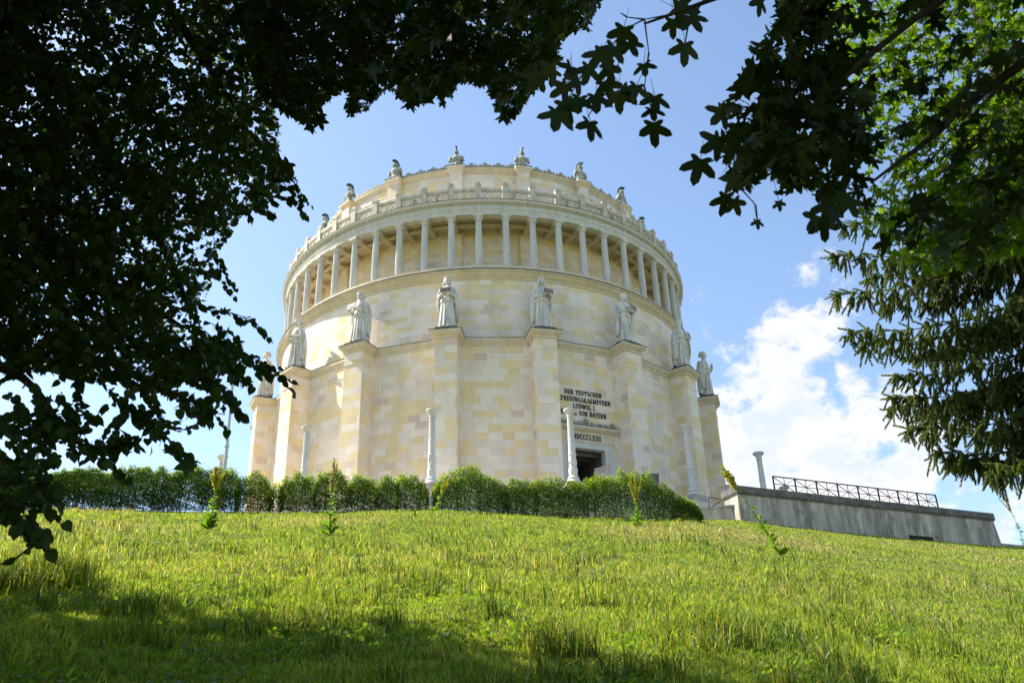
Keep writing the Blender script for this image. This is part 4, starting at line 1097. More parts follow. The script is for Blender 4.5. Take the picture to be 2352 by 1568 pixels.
crown('crown', lin, [(LC, 13, .62, [L_OUT], .86), (spread(L_BOT, 36, 7., 8.6), 12, .5, [L_BOT], .92), (spread(L_LOW, 9, 5.9, 7.2), 11, .5, [L_LOW], 1.), (spread(L_MID, 42, 6.6, 7.6), 10, .45, [L_MID], 1.),
                     (spread(outer, 1000, 6.0, 13.), 12, .9, [], 1.35), (shade_mass, 12, 1.0, [], 2.1), (spread(topo, 700, 7.0, 12.), 12, .8, [L_OUT], 1.3)], (LIN_V, LIN_F), M['linden'], .082, lf)
# ---- the maple overhead: top middle
M_OUT = [(540, -60), (1400, -60), (1378, 8), (1345, 58), (1285, 92), (1282, 150), (1222, 215), (1192, 265), (1140, 262), (1122, 200), (1060, 185), (1012, 232), (945, 242), (888, 200), (835, 255), (792, 258), (800, 208), (742, 236), (715, 280), (650, 262), (590, 200)]
map1 = empty('maple_tree', (-1.5, -D0-4., float(hill_xy(-1.5, -D0-4.))), 'dark maple tree reaching in overhead, its star shaped leaves along the top middle', 'tree')
limb('trunk', map1, [(-1.5, -D0-4., -3.4), (-1.4, -D0-3.8, 2.), (-1.1, -D0-3., 7), (-.8, -D0-2., 11), (-.6, -D0-1., 14)], .42, .15)
for tx, ty, tr in ((620, 60, 8.), (880, 60, 8.2), (1130, 80, 8.2), (1280, 20, 8.)):
    p = at(tx, ty, tr); limb('limb', map1, [(-1.1, -D0-2.9, 7.2), (p[0]*.35-.6, -D0+1.5, 9.6), (p[0]*.8, -D0+5.2, p[2]+1.4), tuple(p)], .14, .012)
MF = [([(690, 180), (720, 230), (735, 275)], 8.0, 7.8, 3.2), ([(800, 150), (820, 210), (805, 262)], 8.0, 7.8, 3.2), ([(930, 150), (950, 210), (940, 240)], 8.1, 7.9, 3.), ([(1120, 120), (1150, 200), (1160, 270)], 8.1, 7.8, 3.6), ([(1200, 100), (1205, 180), (1180, 260)], 8.1, 7.8, 3.4), ([(1250, 60), (1270, 110), (1265, 150)], 8., 7.9, 3.), ([(650, 200), (680, 260), (715, 290)], 8., 7.8, 3.), ([(1330, -20), (1350, 20), (1345, 60)], 8., 7.9, 2.6), ([(1010, 150), (1030, 200), (1015, 232)], 8.1, 7.9, 3.)]
mf = manual_sprays(MF, 0, .105, (MAPS_V, MAPS_F), None, .6)
nb = 5200; box = np.stack([rng.uniform(-11., 10., nb), rng.uniform(-12., 7., nb) - D0, rng.uniform(5.0, 12.5, nb)], 1); box = box[(box[:, 0] < 3.4) | (box[:, 1] + D0 < 2.)]  # unseen leaf mass overhead and behind the eye, added to cut skylight
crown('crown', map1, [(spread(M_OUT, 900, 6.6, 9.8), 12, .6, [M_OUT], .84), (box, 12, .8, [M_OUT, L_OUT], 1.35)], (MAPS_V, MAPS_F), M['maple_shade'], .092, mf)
# ---- the maple on the right: dark near boughs and sunlit leaves behind them
N_OUT = [(1800, -60), (1780, 60), (1735, 110), (1700, 200), (1655, 250), (1640, 330), (1660, 400), (1690, 440), (1760, 420), (1800, 440), (1850, 420), (1880, 440), (1900, 470), (1960, 450), (2010, 500), (2030, 590), (2110, 610), (2190, 660), (2260, 600), (2420, 540), (2420, -60)]
N_EDGE = [(1745, -40), (1720, 50), (1700, 140), (1660, 230), (1625, 320), (1650, 420), (1720, 470), (1800, 430), (1850, 410), (1900, 440), (1900, 200), (1850, -40)]
N_FAR = [(1880, -60), (1900, 100), (1950, 250), (2000, 420), (1960, 470), (1990, 540), (2060, 600), (2150, 640), (2300, 600), (2420, 560), (2420, -60)]
N_NEAR = [(1760, -60), (1735, 110), (1700, 200), (1655, 250), (1640, 330), (1660, 400), (1690, 440), (1800, 440), (1880, 430), (1960, 440), (2000, 300), (1960, 100), (1900, -60)]
N_TOP = [(2150, 120), (2420, 40), (2420, 330), (2250, 420), (2330, 520), (2200, 620), (2080, 520), (2150, 400), (2060, 260)]
map2 = empty('maple_tree', (5.2, -D0+1.2, float(hill_xy(5.2, -D0+1.2))), 'near maple tree on the right with large dark lobed leaves against the sky', 'tree')
limb('trunk', map2, [(5.2, -D0+1.2, -2.4), (5.2, -D0+1.4, 2), (5., -D0+1.8, 6), (4.9, -D0+2.1, 10), (4.8, -D0+2.4, 13)], .36, .14)
for pts, r0 in (([(5.1, -D0+1.6, 4.2), tuple(at(2330, 160, 4.6)), tuple(at(2160, 300, 4.5)), tuple(at(2000, 420, 4.4))], .035), ([(5., -D0+1.8, 5.4), tuple(at(2300, -120, 4.4)), tuple(at(2080, 60, 4.3)), tuple(at(1930, 190, 4.2)), tuple(at(1800, 370, 4.2))], .03), ([(5., -D0+1.8, 5.8), tuple(at(2100, -160, 4.2)), tuple(at(1800, -60, 4.)), tuple(at(1620, 5, 3.8)), tuple(at(1480, 55, 3.7))], .03),
                ([(5.1, -D0+1.6, 3.8), tuple(at(2400, 420, 7.)), tuple(at(2250, 540, 7.4)), tuple(at(2150, 600, 7.6))], .04)):
    limb('limb', map2, pts, r0, .006)
# single big leaves hanging in front of the sky: (x, y, tip direction x, y, size)
BIG = [(1566, 20, 1.9, .3, .13), (1545, 60, 0, 1, .11), (1573, 115, 0, 1, .12), (1592, 45, .6, .8, .1), (1430, 80, -.2, 1, .12), (1405, 118, -.5, 1, .11), (1450, 105, .6, 1, .1), (1375, 130, -.7, .9, .115), (1350, 165, -.3, 1, .11), (1400, 165, .3, 1, .11), (1320, 190, -.8, .5, .11), (1290, 205, -.9, .6, .1), (1265, 165, -1, .4, .1), (1330, 235, -.1, 1, .11), (1300, 250, .3, 1, .115),
       (1280, 268, -.2, 1, .12), (1357, 292, .1, 1, .12), (1395, 200, .4, .9, .11), (1420, 225, .1, 1, .1), (1480, 155, .1, .8, .1), (1505, 230, .1, 1, .11), (1500, 258, .2, 1, .1), (1502, 302, .05, 1, .13), (1460, 205, -.3, 1, .09), (1230, 180, -.6, .9, .1), (1440, 215, .6, .6, .1), (1310, 160, -.4, .9, .1), (1370, 230, 0, 1, .1),
       (1605, 382, -.3, 1, .13), (1665, 462, -.2, 1, .11), (1690, 470, .4, 1, .09), (1745, 10, 0, 1, .1), (1790, 470, .2, 1, .05), (1740, 512, .1, .6, .05), (1640, 330, -.9, .6, .13), (1655, 262, -.7, .8, .11), (1870, 505, -.5, .9, .10), (1893, 520, .1, 1, .11), (1920, 500, .6, .7, .10), (1955, 470, .5, 1, .1), (1935, 455, -.3, 1, .1), (1900, 480, -.2, 1, .11)]
pos = []; tl = []; nn = []; sz = []; ta = []; tb2 = []
for (x, y, dx, dy, s) in BIG:
    rr = 3.7 if x < 1600 else 4.1
    rr += rng.uniform(-.2, .2); p = at(x, y, rr); q = at(x + dx*30, y + dy*30, rr + rng.uniform(-.03, .05)); t = q - p; t /= np.linalg.norm(t)
    p = p - t*s*.3
    pos.append(p); tl.append(t); nn.append(np.array([0, -.8, -.35]) + rng.normal(0, .3, 3)); sz.append(s*rng.uniform(.85, 1.1))
    ta.append(p); tb2.append(p - t*.07 + np.array([rng.normal(0, .015), 0, .05]))
big = []
V, F = mass(MAP_V, MAP_F, np.array(pos), frames(np.array(tl), unit(np.array(nn))), np.array(sz)); big.append((V, F, 0))
V, F = twig_mass(np.array(ta), np.array(tb2), .0022); big.append((V, F, 1))
TW = [[(1640, -40), (1610, 10), (1560, 30), (1480, 45), (1440, 65), (1400, 110), (1350, 150), (1300, 190)], [(1480, 45), (1490, 120), (1480, 200), (1500, 260)], [(1440, 65), (1420, 150), (1390, 200), (1350, 270)], [(1350, 150), (1310, 220), (1285, 255)], [(1610, 10), (1580, 60), (1572, 110)], [(1800, 370), (1720, 420), (1670, 450)], [(1720, 330), (1660, 360), (1615, 378)], [(1700, 430), (1735, 470), (1740, 508)], [(1930, 400), (1905, 450), (1890, 510)], [(1480, 45), (1440, 40), (1425, 30)]]
a_ = []; b2 = []
for pl in TW:
    W = np.array([at(x, y, 3.8 if x < 1650 else 4.15) for x, y in pl]); a_.append(W[:-1]); b2.append(W[1:])
V, F = twig_mass(np.concatenate(a_), np.concatenate(b2), .006); big.append((V, F, 1))
upper = [(1500, -1000), (2700, -900), (2700, -60), (1500, -60)]; rightof = [(2420, -60), (3000, -60), (3000, 500), (2420, 540)]
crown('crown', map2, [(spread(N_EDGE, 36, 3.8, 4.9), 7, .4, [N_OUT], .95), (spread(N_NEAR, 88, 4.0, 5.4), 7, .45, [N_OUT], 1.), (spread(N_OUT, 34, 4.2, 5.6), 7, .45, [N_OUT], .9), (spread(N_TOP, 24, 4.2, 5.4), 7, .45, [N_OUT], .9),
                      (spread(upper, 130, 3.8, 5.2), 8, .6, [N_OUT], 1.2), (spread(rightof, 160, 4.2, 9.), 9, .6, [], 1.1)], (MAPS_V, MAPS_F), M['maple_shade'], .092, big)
map3 = empty('maple_tree', (7.4, -D0+7.5, float(hill_xy(7.4, -D0+7.5))), 'sunlit yellow green maple leaves, split off as a tree, between the dark near boughs and the spruce', 'tree')  # far lit leaves split off as a tree to take the brighter leaf material
limb('trunk', map3, [(7.4, -D0+7.5, -.5), (7.3, -D0+7.5, 3), (7.2, -D0+7.6, 7), (7.0, -D0+7.7, 12)], .26, .1)  # trunk for the split-off lit leaves
for pts in ([(7.2, -D0+7.6, 6.5), tuple(at(2420, 100, 8.)), tuple(at(2250, 250, 8.2)), tuple(at(2080, 430, 8.4))], [(7.2, -D0+7.6, 7.6), tuple(at(2380, -100, 8.)), tuple(at(2150, 60, 8.2)), tuple(at(1980, 180, 8.3))]):
    limb('limb', map3, pts, .045, .006)
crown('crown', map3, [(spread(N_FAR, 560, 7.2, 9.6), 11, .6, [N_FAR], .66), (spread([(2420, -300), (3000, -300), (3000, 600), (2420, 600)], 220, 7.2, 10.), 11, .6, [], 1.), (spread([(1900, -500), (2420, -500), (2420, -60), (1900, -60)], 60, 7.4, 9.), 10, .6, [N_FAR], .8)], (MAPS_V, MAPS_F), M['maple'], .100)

# ================================================================== SPRUCE at the right
def spruce():
    base = at(2640, 1200, 21.); base[2] = hill_xy(base[0], base[1]); bx, by, bz = base
    t = empty('spruce_tree', tuple(base), 'tall spruce with drooping twigs at the right edge, lit from the left', 'tree')
    limb('trunk', t, [(bx, by, bz-.5), (bx, by, bz+6), (bx, by, bz+14), (bx, by, bz+24)], .42, .08)
    # one drooping branchlet: stem with needles in a rough bottle brush
    tv = []; tf = []
    nd = 46
    lr = np.random.default_rng(3)
    for i in range(nd):
        y = i/nd; a = lr.uniform(0, 2*PI); r = .13*(1-.55*y)+.04; w = .055
        c, s_ = math.cos(a), math.sin(a); b = len(tv)
        tv += [(-w*s_, y, w*c), (w*s_, y, -w*c), (r*c, y+.14, r*s_)]; tf.append((b, b+1, b+2))
    tv = np.array(tv)
    P = []; T_ = []; S_ = []; sa = []; sb = []; sr = []
    tips = [(1948, 520, .8), (1920, 588, 0), (1928, 676, 0), (1962, 760, 0), (1990, 790, .5), (2065, 862, .5), (2062, 915, 0), (2092, 985, 0), (2060, 940, .8), (2160, 1040, .4), (2200, 1060, .2), (2290, 1075, .0), (2040, 700, 1.2), (2000, 640, 1.), (2100, 560, 1.5), (2150, 700, 1.6), (2180, 820, 1.4), (2200, 920, 1.2), (2250, 1000, 1.), (2260, 620, 1.8), (2280, 760, 1.5), (2300, 880, 1.6), (2330, 1000, 1.4), (2330, 560, 2.), (2350, 680, 1.8), (2380, 820, 1.5), (2360, 930, 1.), (2350, 1050, .6), (2180, 480, 1.8), (2250, 540, 2.2), (2100, 820, 1.2), (2130, 960, .9), (2120, 640, .8), (2220, 760, .6), (2060, 600, .6),
            (2300, 450, 2.), (2380, 420, 2.4), (2200, 340, 1.6), (2300, 300, 2.), (2380, 250, 2.)]
    for (x, y, dr) in tips:
        tip = at(x, y, 20. + dr*1.2 + rng.uniform(-.6, .6)); L = math.hypot(tip[0]-bx, tip[1]-by)
        root = np.array([bx, by, tip[2] + .10*L + rng.uniform(-.2, .3)])
        n = 15; bp = []
        for i in range(n+1):
            s = i/n; q = root*(1-s) + tip*s; q[2] += -.55*math.sin(PI*s)*(.4+.6*s)*L*.16; bp.append(q)
        bp = np.array(bp); sa.append(bp[:-1]); sb.append(bp[1:]); sr.append(np.linspace(.05, .012, n))
        out = unit((tip-root)*np.array([1, 1, 0])); sd = np.array([-out[1], out[0], 0])
        for i in range(2, n+1):
            q = bp[i]; s = i/n; k = 4
            for j in range(k):
                side = rng.choice([-1, 1]); reach = rng.uniform(.0, 1.)*(1.15-s)*.9 + .08
                q2 = q + (out*.45 + sd*side)*reach + np.array([0, 0, -.06*reach + rng.uniform(-.1, .25)*reach]) + rng.normal(0, .07, 3)
                if reach > .2: sa.append(q[None]); sb.append(q2[None]); sr.append(np.array([.009]))
                for w in range(3):                                               # hanging fingers
                    f = rng.uniform(.3, 1.); p = q*(1-f) + q2*f
                    P.append(p); d = np.array([rng.normal(0, .28), rng.normal(0, .28), -1.]) + out*rng.uniform(-.1, .7) + sd*side*.2; T_.append(d); S_.append(rng.uniform(.18, .66)*(1.05-.35*s))
            P.append(q); T_.append(out + np.array([0, 0, .25]) + rng.normal(0, .3, 3)); S_.append(.34)
        for j in range(5):
            P.append(tip - out*.1*j); T_.append(out*rng.uniform(.6, 1.) + sd*rng.normal(0, .5) + np.array([0, 0, rng.uniform(-.5, .4)])); S_.append(.30)
    P = np.array(P); T_ = unit(np.array(T_)); n = len(P)
    S3 = np.stack([np.full(n, .36), np.array(S_), np.full(n, .36)], 1)
    V, F = mass(tv, tf, P, frames(T_, unit(rng.normal(0, 1, (n, 3)))), S3)
    V2, F2 = twig_mass(np.concatenate(sa), np.concatenate(sb), np.concatenate(sr))
    link('crown', big_mesh('crown', [(V, F, 0), (V2, F2, 1)], [M['needle'], M['bark']]), t)
spruce()

# ================================================================== HEDGES AND SHRUBS
HL_V = np.array([(0, 0, 0), (.26, .35, .04), (.20, .72, .02), (0, 1, -.05), (-.20, .72, .02), (-.26, .35, .04)]); HL_F = [(0, 1, 2, 3), (0, 3, 4, 5)]
def shrub(name, lab, cat, group, x0, x1, tops, r, thick, ybase=None, dens=1., young_lit=.12):
    """a stretch of hedge between two directions; tops = outline heights along it"""
    n0 = max(2, int((x1-x0)/14)); xs = np.linspace(x0, x1, n0)
    foot = []; hts = []
    for x in xs:
        yy = np.interp(x, [-60, 100, 1000, 1300, 1610], [1162, 1166, 1169, 1178, 1196]); p = at(x, yy, r); p[2] = hill_xy(p[0], p[1]) - .02
        tp = at(x, np.interp(x, [q[0] for q in tops], [q[1] for q in tops]), r); foot.append(p); hts.append(tp[2]-p[2])
    foot = np.array(foot); hts = np.array(hts); c = foot[len(foot)//2]
    e = empty(name, tuple(c), lab, cat, group)
    mpx = r/FOC*1.04; width = (x1-x0)*mpx
    # stems
    mb_a, mb_b, rad = [], [], []
    for i in range(int(width*7)):
        s = rng.uniform(0, 1); j = s*(n0-1); f = foot[int(j)]*(1-j % 1) + foot[min(int(j)+1, n0-1)]*(j % 1); h = np.interp(j, range(n0), hts)
        p = f + np.array([0, rng.uniform(-.5, .5)*thick, 0]); 
        for q in range(3):
            tpt = p + np.array([rng.normal(0, .16), rng.normal(0, .16), h*rng.uniform(.45, .85)]); mb_a.append(p + np.array([rng.normal(0, .02), 0, 0])); mb_b.append(tpt); rad.append(rng.uniform(.006, .014))
    V, F = twig_mass(np.array(mb_a), np.array(mb_b), np.array(rad)); o = link('stems', big_mesh('stems', [(V, F, 0)], [M['bark']]), e)
    n = int(width*4300*dens*np.mean(hts)/1.6)
    j = rng.uniform(0, n0-1, n); ji = j.astype(int); jf = (j-ji)[:, None]; f = foot[ji]*(1-jf) + foot[np.minimum(ji+1, n0-1)]*jf; h = np.interp(j, range(n0), hts)
    s = j/(n0-1); endf = np.minimum(1, np.minimum(s, 1-s)*width/.35 + .35)
    u = rng.uniform(0, 1, n); zf = .04 + .96*u**.78
    prof = np.sqrt(np.clip(1-((zf-.62)/.55)**2, .05, 1))
    dy = np.sign(rng.uniform(-1, 1, n))*rng.uniform(.2, 1, n)**.5*thick*.5*prof*endf
    lump = .92 + .26*(vnoise(f[:, 0], f[:, 2]*0+c[0], .8, 5)-.4) + .34*(vnoise(f[:, 0], dy*1.5+c[0], .24, 6)-.5)
    z = zf*h*lump*endf**.35
    # clumps of leaves with holes between them
    cl = vnoise(f[:, 0]+3*z, z*1.0+dy, .23, 7); keep = (cl + .30*zf > rng.uniform(.10, .60, n))
    pos = f + np.stack([rng.normal(0, .05, n), dy, z], 1); pos, zf = pos[keep], zf[keep]; n = len(pos)
    k = rng.uniform(0, 1, n) < .006*1.0; pos[k, 2] += rng.uniform(.05, .35, k.sum())
    tl = np.stack([rng.normal(0, 1, n), rng.normal(-.2, .8, n), rng.normal(.25, .6, n)], 1)
    nn = np.stack([rng.normal(0, .6, n), rng.normal(-.4, .6, n), np.ones(n)], 1)
    V, F = mass(HL_V, HL_F, pos, frames(tl, nn), rng.uniform(.05, .105, n))
    isy = rng.uniform(0, 1, n) < .8*young_lit*np.clip((zf-.5)*2.6, 0, 1)*2.6; Fr = F.reshape(n, 2, 4)  # paler leaves near the top: sunlight put into the colour
    o = link('foliage', big_mesh('foliage', [(V, Fr[~isy].reshape(-1, 4), 0), (np.zeros((0, 3)), Fr[isy].reshape(-1, 4) - len(V), 1)], [M['hedge'], M['hedge_young_lit']]), e)
    # thin shoots above the top
    sa, sb, lp, ltl = [], [], [], []
    for i in range(int(width*(6 if x0 < 0 else 3.2))):
        j = rng.uniform(0, n0-1); f = foot[int(j)]*(1-j % 1) + foot[min(int(j)+1, n0-1)]*(j % 1); h = np.interp(j, range(n0), hts)*.9
        p = f + np.array([0, rng.uniform(-.3, .3)*thick, h*.92]); q = p + np.array([rng.normal(0, .12), 0, rng.uniform(.15, .5)*(1.5 if x0 < 0 else 1.)]); sa.append(p); sb.append(q)
        for w in range(7): lp.append(p + (q-p)*(.2+.8*w/6)); ltl.append([rng.normal(0, 1), rng.normal(0, 1), .6])
    if sa:
        V, F = twig_mass(np.array(sa), np.array(sb), .005); V2, F2 = mass(HL_V, HL_F, np.array(lp), frames(np.array(ltl), np.array([[0, -.3, 1.]])*np.ones((len(lp), 1))), rng.uniform(.05, .1, len(lp)))
        link('shoots', big_mesh('shoots', [(V, F, 0), (V2, F2, 1)], [M['bark'], M['hedge_young_lit']]), e)
shrub('hedge', 'long loose hedge at the left, bare stems below and sky showing through', 'hedge', None, -70, 545, [(-70, 1090), (60, 1085), (120, 1088), (200, 1080), (250, 1084), (300, 1076), (360, 1080), (420, 1074), (470, 1082), (545, 1080)], 46., 1.1, dens=1.7, young_lit=.2)
SH = [(540, 622, [(540, 1100), (575, 1082), (600, 1086), (622, 1110)], 'rounded green shrub standing before the outermost left buttress'), (618, 650, [(618, 1116), (650, 1112)], 'low yellowish shrub between two rounded taller shrubs at left'),
      (640, 722, [(640, 1096), (680, 1084), (722, 1094)], 'dense shrub in front of the free-standing column at the left buttress'), (722, 800, [(722, 1084), (760, 1076), (800, 1090)], 'shrub directly behind the tall pale mullein left of the middle'), (800, 865, [(800, 1090), (840, 1085), (865, 1098)], 'shrub below the half sunlit buttress, right of the pale mullein'),
      (865, 915, [(865, 1096), (890, 1092), (915, 1096)], 'narrow shrub with thin stems, one left of the last before the hedge gap'), (908, 984, [(908, 1098), (940, 1094), (984, 1106)], 'last shrub left of the gap where the white column foot shows')]
for (x0, x1, tops, lab) in SH: shrub('shrub', lab, 'shrub', 'shrubs in the hedge row', x0, x1, tops, 46., 1.15, dens=1.25 if x1-x0 > 40 else 1.0, young_lit=.5 if x0 == 618 else .22)
shrub('hedge', 'dense green clipped hedge in front of the door, sloping down at its right end', 'hedge', None, 994, 1612, [(994, 1112), (1020, 1096), (1050, 1086), (1085, 1084), (1120, 1092), (1150, 1102), (1200, 1102), (1280, 1102), (1340, 1104), (1380, 1100), (1430, 1094), (1470, 1096), (1500, 1098), (1540, 1118), (1575, 1140), (1612, 1172)], 46., 1.3, dens=1.35, young_lit=.3)

# ================================================================== MULLEINS and other tall weeds
def mullein(bx, by, tx, ty, y_fl, lab, pale=False, branch=5, r=None, flower_w=1., leafy=1.):
    b = on_ground(bx, by, r or 200.); rr = math.hypot(b[0], b[1]+D0); top = at(tx, ty, rr); fl = top*0 + (b + (top-b)*((by-y_fl)/max(by-ty, 1)))
    H = np.linalg.norm(top-b); e = empty('mullein', tuple(b), lab, 'wild plant', 'tall yellow weeds on the slope')
    bend = np.array([rng.normal(0, .02), 0, 0])*H
    def cur(s): return b + (top-b)*s + bend*math.sin(PI*s)
    S = [cur(i/10) for i in range(11)]
    mb = MB(); mb.tube(S, [.024*(1-.7*i/10) for i in range(11)], 6); attach(mb.build('stem', M['weed'], None, True), e)
    sfl = (by-y_fl)/max(by-ty, 1); pos, tl, sz = [], [], []
    for i in range(int(70*leafy)):
        s = rng.uniform(0, 1)**1.4*sfl; a = rng.uniform(0, 2*PI); pos.append(cur(s)); tl.append((math.cos(a), math.sin(a), rng.uniform(.2, .9))); sz.append((.30*(1-s/sfl)+.13)*rng.uniform(.6, 1.1)*min(1, H/1.5))
    tv = np.array([(0, 0, 0), (.14, .3, .03), (.16, .6, .02), (0, 1, -.14), (-.16, .6, .02), (-.14, .3, .03), (0, .5, -.02)]); tf = [(0, 1, 6), (1, 2, 6), (2, 3, 6), (3, 4, 6), (4, 5, 6), (5, 0, 6)]
    n = len(pos); V, F = mass(tv, tf, np.array(pos), frames(np.array(tl), np.array([[0, 0, 1.]])*np.ones((n, 1)) + rng.normal(0, .4, (n, 3))), np.array(sz))
    attach(link('leaves', big_mesh('leaves', [(V, F, 0)], [M['weed']])), e)
    # flower spikes: the main one and shorter side ones
    fmat = M['petal_pale'] if pale else M['petal']
    for k in range(branch):
        s0 = sfl if k == 0 else sfl + (1-sfl)*rng.uniform(-.25, .35); p0 = cur(min(s0, .95)); a = rng.uniform(0, 2*PI)
        L = (H*(1-s0)) if k == 0 else H*(1-sfl)*rng.uniform(.5, .85)
        d = (top-b)/H + (0 if k == 0 else 1)*np.array([math.cos(a)*.34, math.sin(a)*.34, -.05])*flower_w; d /= np.linalg.norm(d); p1 = p0 + d*L
        mb = MB(); mb.tube([p0, (p0+p1)/2 - np.array([0, 0, .02]), p1], [.010, .008, .004], 5)
        n = int(80*L/.5)+8; s = rng.uniform(.05, 1, n)**.9; P = p0 + (p1-p0)*s[:, None] + rng.normal(0, .012, (n, 3)); T_ = rng.normal(0, 1, (n, 3)) + d*.4
        V, F = mass(np.array([(0, 0, 0), (.5, .5, .1), (0, 1, .15), (-.5, .5, .1)]), [(0, 1, 2, 3)], P, frames(unit(T_), unit(rng.normal(0, 1, (n, 3)))), rng.uniform(.05, .10, n)*flower_w**.5*(1.1-.5*s))
        V1, F3, F4 = mb_arrays(mb)
        attach(link('flower_spike', big_mesh('flower_spike', [(V1, F4, 1), (V, F, 0)], [fmat, M['weed']])), e)
mullein(478, 1218, 500, 1072, 1122, 'leafy mullein with a broad yellow flower head, in front of the left hedge', False, 9, None, 1.2, 1.5)
mullein(757, 1232, 770, 1052, 1120, 'tall thin mullein with pale faded flowers before the shrubs left of the middle', True, 3, None, .8, .9)
mullein(990, 1182, 1026, 1102, 1132, 'short mullein with a bright yellow tip at the gap in the hedge', False, 4, 43., 1.1, .4)
mullein(1464, 1212, 1455, 1078, 1148, 'slender mullein with yellow green flowers in front of the right hedge', False, 4, None, .9, .9)
mullein(1795, 1278, 1652, 1068, 1122, 'mullein leaning far to the left across the retaining wall, yellow flowers at its tip', False, 7, None, 1.0, 1.1)
mullein(2356, 1262, 2282, 1104, 1180, 'pale leaning mullein at the right edge below the spruce', True, 6, None, .9, .9)
def dock(x, y, h, lab):
    b = on_ground(x, y); e = empty('dock_plant', tuple(b), lab, 'wild plant'); mb = MB(); mb.tube([b, b+np.array([.02, 0, h*.6]), b+np.array([-.01, 0, h])], [.008, .006, .003], 5); attach(mb.build('stem', M['weed'], None, True), e)
    n = 16; s = rng.uniform(.05, .95, n); a = rng.uniform(0, 2*PI, n); P = b + np.stack([0*s, 0*s, h*s], 1); tl = np.stack([np.cos(a), np.sin(a), rng.uniform(.1, .9, n)], 1)
    V, F = mass(HL_V, HL_F, P, frames(tl, np.array([[0, 0, 1.]])*np.ones((n, 1))), .16*(1.1-s)*rng.uniform(.7, 1.2, n)); attach(link('leaves', big_mesh('leaves', [(V, F, 0)], [M['weed']])), e)
dock(657, 1478, .26, 'small dark broad leaved dock plant at the shadow edge, lower left')

# ================================================================== LIGHT, SKY, CAMERA
SUN_AZ, SUN_EL = R_(-109.), R_(47.)           # measured like the angles round the hall: 0 is towards the camera
sdir = Vector((math.sin(SUN_AZ)*math.cos(SUN_EL), -math.cos(SUN_AZ)*math.cos(SUN_EL), math.sin(SUN_EL)))
sl = bpy.data.lights.new('sun', 'SUN'); sl.energy = 4.7; sl.angle = R_(.53); sl.color = (1., .93, .82)
so = bpy.data.objects.new('sun', sl); C.objects.link(so); so.rotation_euler = sdir.to_track_quat('Z', 'Y').to_euler(); so.location = (0, 0, 120)
world = bpy.data.worlds.new('World'); bpy.context.scene.world = world; world.use_nodes = True
nt = world.node_tree
for n_ in list(nt.nodes): nt.nodes.remove(n_)
N = NT(nt); wout = N.n('ShaderNodeOutputWorld')
sky = N.n('ShaderNodeTexSky', sky_type='NISHITA'); sky.sun_disc = False; sky.sun_elevation = SUN_EL; sky.sun_rotation = math.atan2(sdir.x, sdir.y)
sky.air_density = 1.0; sky.dust_density = 1.0; sky.ozone_density = .7; sky.altitude = 400
bg = N.n('ShaderNodeBackground'); bg.inputs[1].default_value = .108
gen = N.n('ShaderNodeTexCoord').outputs['Generated']
nrm = N.n('ShaderNodeVectorMath', operation='NORMALIZE'); N.l(gen, nrm.inputs[0]); dirv = nrm.outputs[0]
N.l(N.mix(1.0, sky.outputs[0], (1.01, 1.03, 1.03), 'MULTIPLY'), bg.inputs[0])
# fair weather clouds low in the sky, to the right of the hall
CL = [(1880, 690, 2.3, .75), (1820, 780, 2.6, .85), (1730, 830, 1.8, .7), (1780, 880, 3.0, 1.), (1700, 960, 2.2, .9), (1860, 950, 3.4, 1.), (1790, 1040, 3.6, 1.1), (1960, 1010, 3.4, 1.), (2060, 1050, 2.8, .95), (2040, 930, 2.0, .6), (1900, 1080, 4., 1.1), (1700, 1080, 3.2, 1.), (2130, 1110, 2.2, .6), (1812, 635, .7, .5), (2240, 1160, 2.8, .75), (2180, 1150, 2.0, .5), (2330, 1190, 2.4, .6), (1650, 740, 1.0, .25), (1590, 670, .8, .25), (1715, 720, .8, .35)]
msk = None
for (x, y, rad, wgt) in CL:
    d = ray(x, y); d = d/np.linalg.norm(d)
    dp = N.n('ShaderNodeVectorMath', operation='DOT_PRODUCT'); N.l(dirv, dp.inputs[0]); dp.inputs[1].default_value = tuple(d)
    c0 = math.cos(R_(rad*1.45)); 
    mr = N.n('ShaderNodeMapRange', interpolation_type='SMOOTHSTEP'); N.l(dp.outputs['Value'], mr.inputs[0]); mr.inputs[1].default_value = c0; mr.inputs[2].default_value = 1 - (1-c0)*.05; mr.inputs[3].default_value = 0; mr.inputs[4].default_value = wgt
    msk = mr.outputs[0] if msk is None else N.math('MAXIMUM', msk, mr.outputs[0])
n1 = N.noise(dirv, 15., 9, .62, .25); n2 = N.noise(N.mapping(dirv, (1, 1, 1.6), (3, 1, 2)), 42., 7, .65, .4)
nz = N.math('ADD', N.math('MULTIPLY', n1, .72), N.math('MULTIPLY', n2, .32))
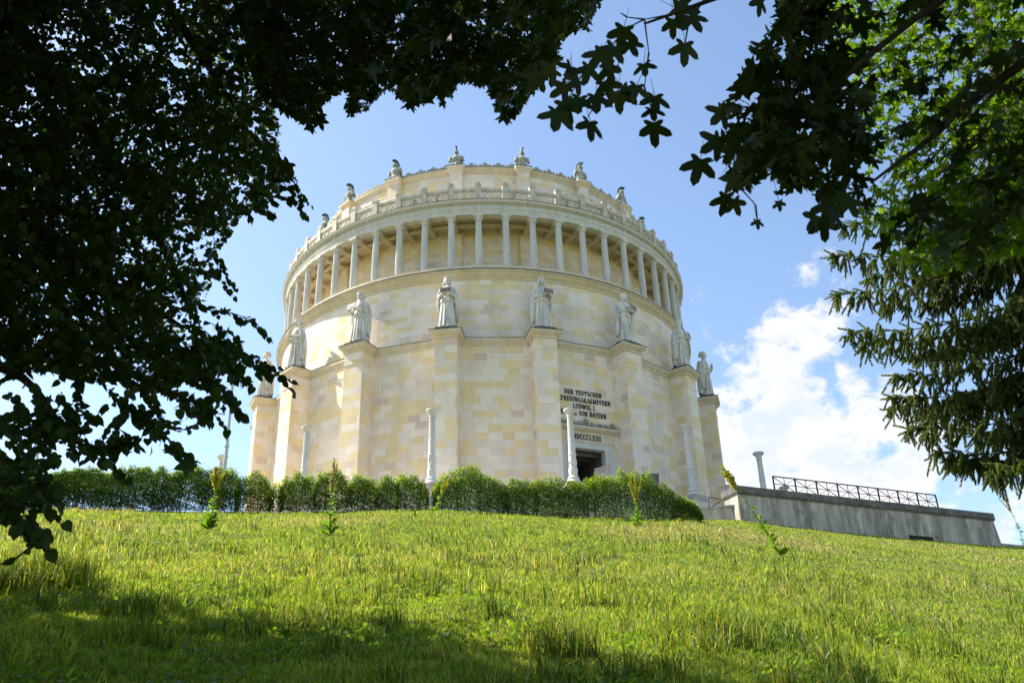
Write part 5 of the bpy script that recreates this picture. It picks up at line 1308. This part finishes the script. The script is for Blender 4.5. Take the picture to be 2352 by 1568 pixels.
cv = N.math('ADD', N.math('MULTIPLY', msk, .47), N.math('MULTIPLY', N.math('SUBTRACT', nz, .47), 2.3))
mr = N.n('ShaderNodeMapRange', interpolation_type='SMOOTHSTEP'); N.l(cv, mr.inputs[0]); mr.inputs[1].default_value = .26; mr.inputs[2].default_value = .56; mr.inputs[3].default_value = 0.; mr.inputs[4].default_value = .93
cf = N.math('MULTIPLY', mr.outputs[0], N.math('MULTIPLY', msk, 5., clamp=True))
sh = N.noise(N.mapping(dirv, (1, 1, 1.4), (.02, .02, .035)), 20., 6, .6)
ccol = N.ramp(sh, [(.34, (.76, .82, .93)), (.52, (.93, .93, .955)), (.66, (1., .975, .95))])
cb = N.n('ShaderNodeBackground'); N.l(ccol, cb.inputs[0]); cb.inputs[1].default_value = .45
mx = N.n('ShaderNodeMixShader'); N.l(cf, mx.inputs[0]); N.l(bg.outputs[0], mx.inputs[1]); N.l(cb.outputs[0], mx.inputs[2]); N.l(mx.outputs[0], wout.inputs[0])

cam = bpy.data.cameras.new('camera'); co = bpy.data.objects.new('camera', cam); C.objects.link(co)
cam.sensor_width = 36.; cam.lens = FOC/FW*36.; cam.clip_end = 6000; cam.clip_start = .1
c0 = ray(FW/2, FH/2); X = ray(FW/2+FOC, FH/2) - c0; X /= np.linalg.norm(X); Y = ray(FW/2, FH/2-FOC) - c0; Y /= np.linalg.norm(Y); Z = -c0/np.linalg.norm(c0)
Mx = Matrix(((X[0], Y[0], Z[0], EYE[0]), (X[1], Y[1], Z[1], EYE[1]), (X[2], Y[2], Z[2], EYE[2]), (0, 0, 0, 1))); co.matrix_world = Mx
cam.dof.use_dof = True; cam.dof.focus_distance = 60.; cam.dof.aperture_fstop = 6.3
sc = bpy.context.scene; sc.camera = co
sc.view_settings.view_transform = 'Standard'; sc.view_settings.look = 'None'; sc.view_settings.gamma = 1; sc.view_settings.exposure = 1.32
sc.render.engine = 'CYCLES'; sc.cycles.max_bounces = 8; sc.cycles.transmission_bounces = 6; sc.cycles.use_denoising = True
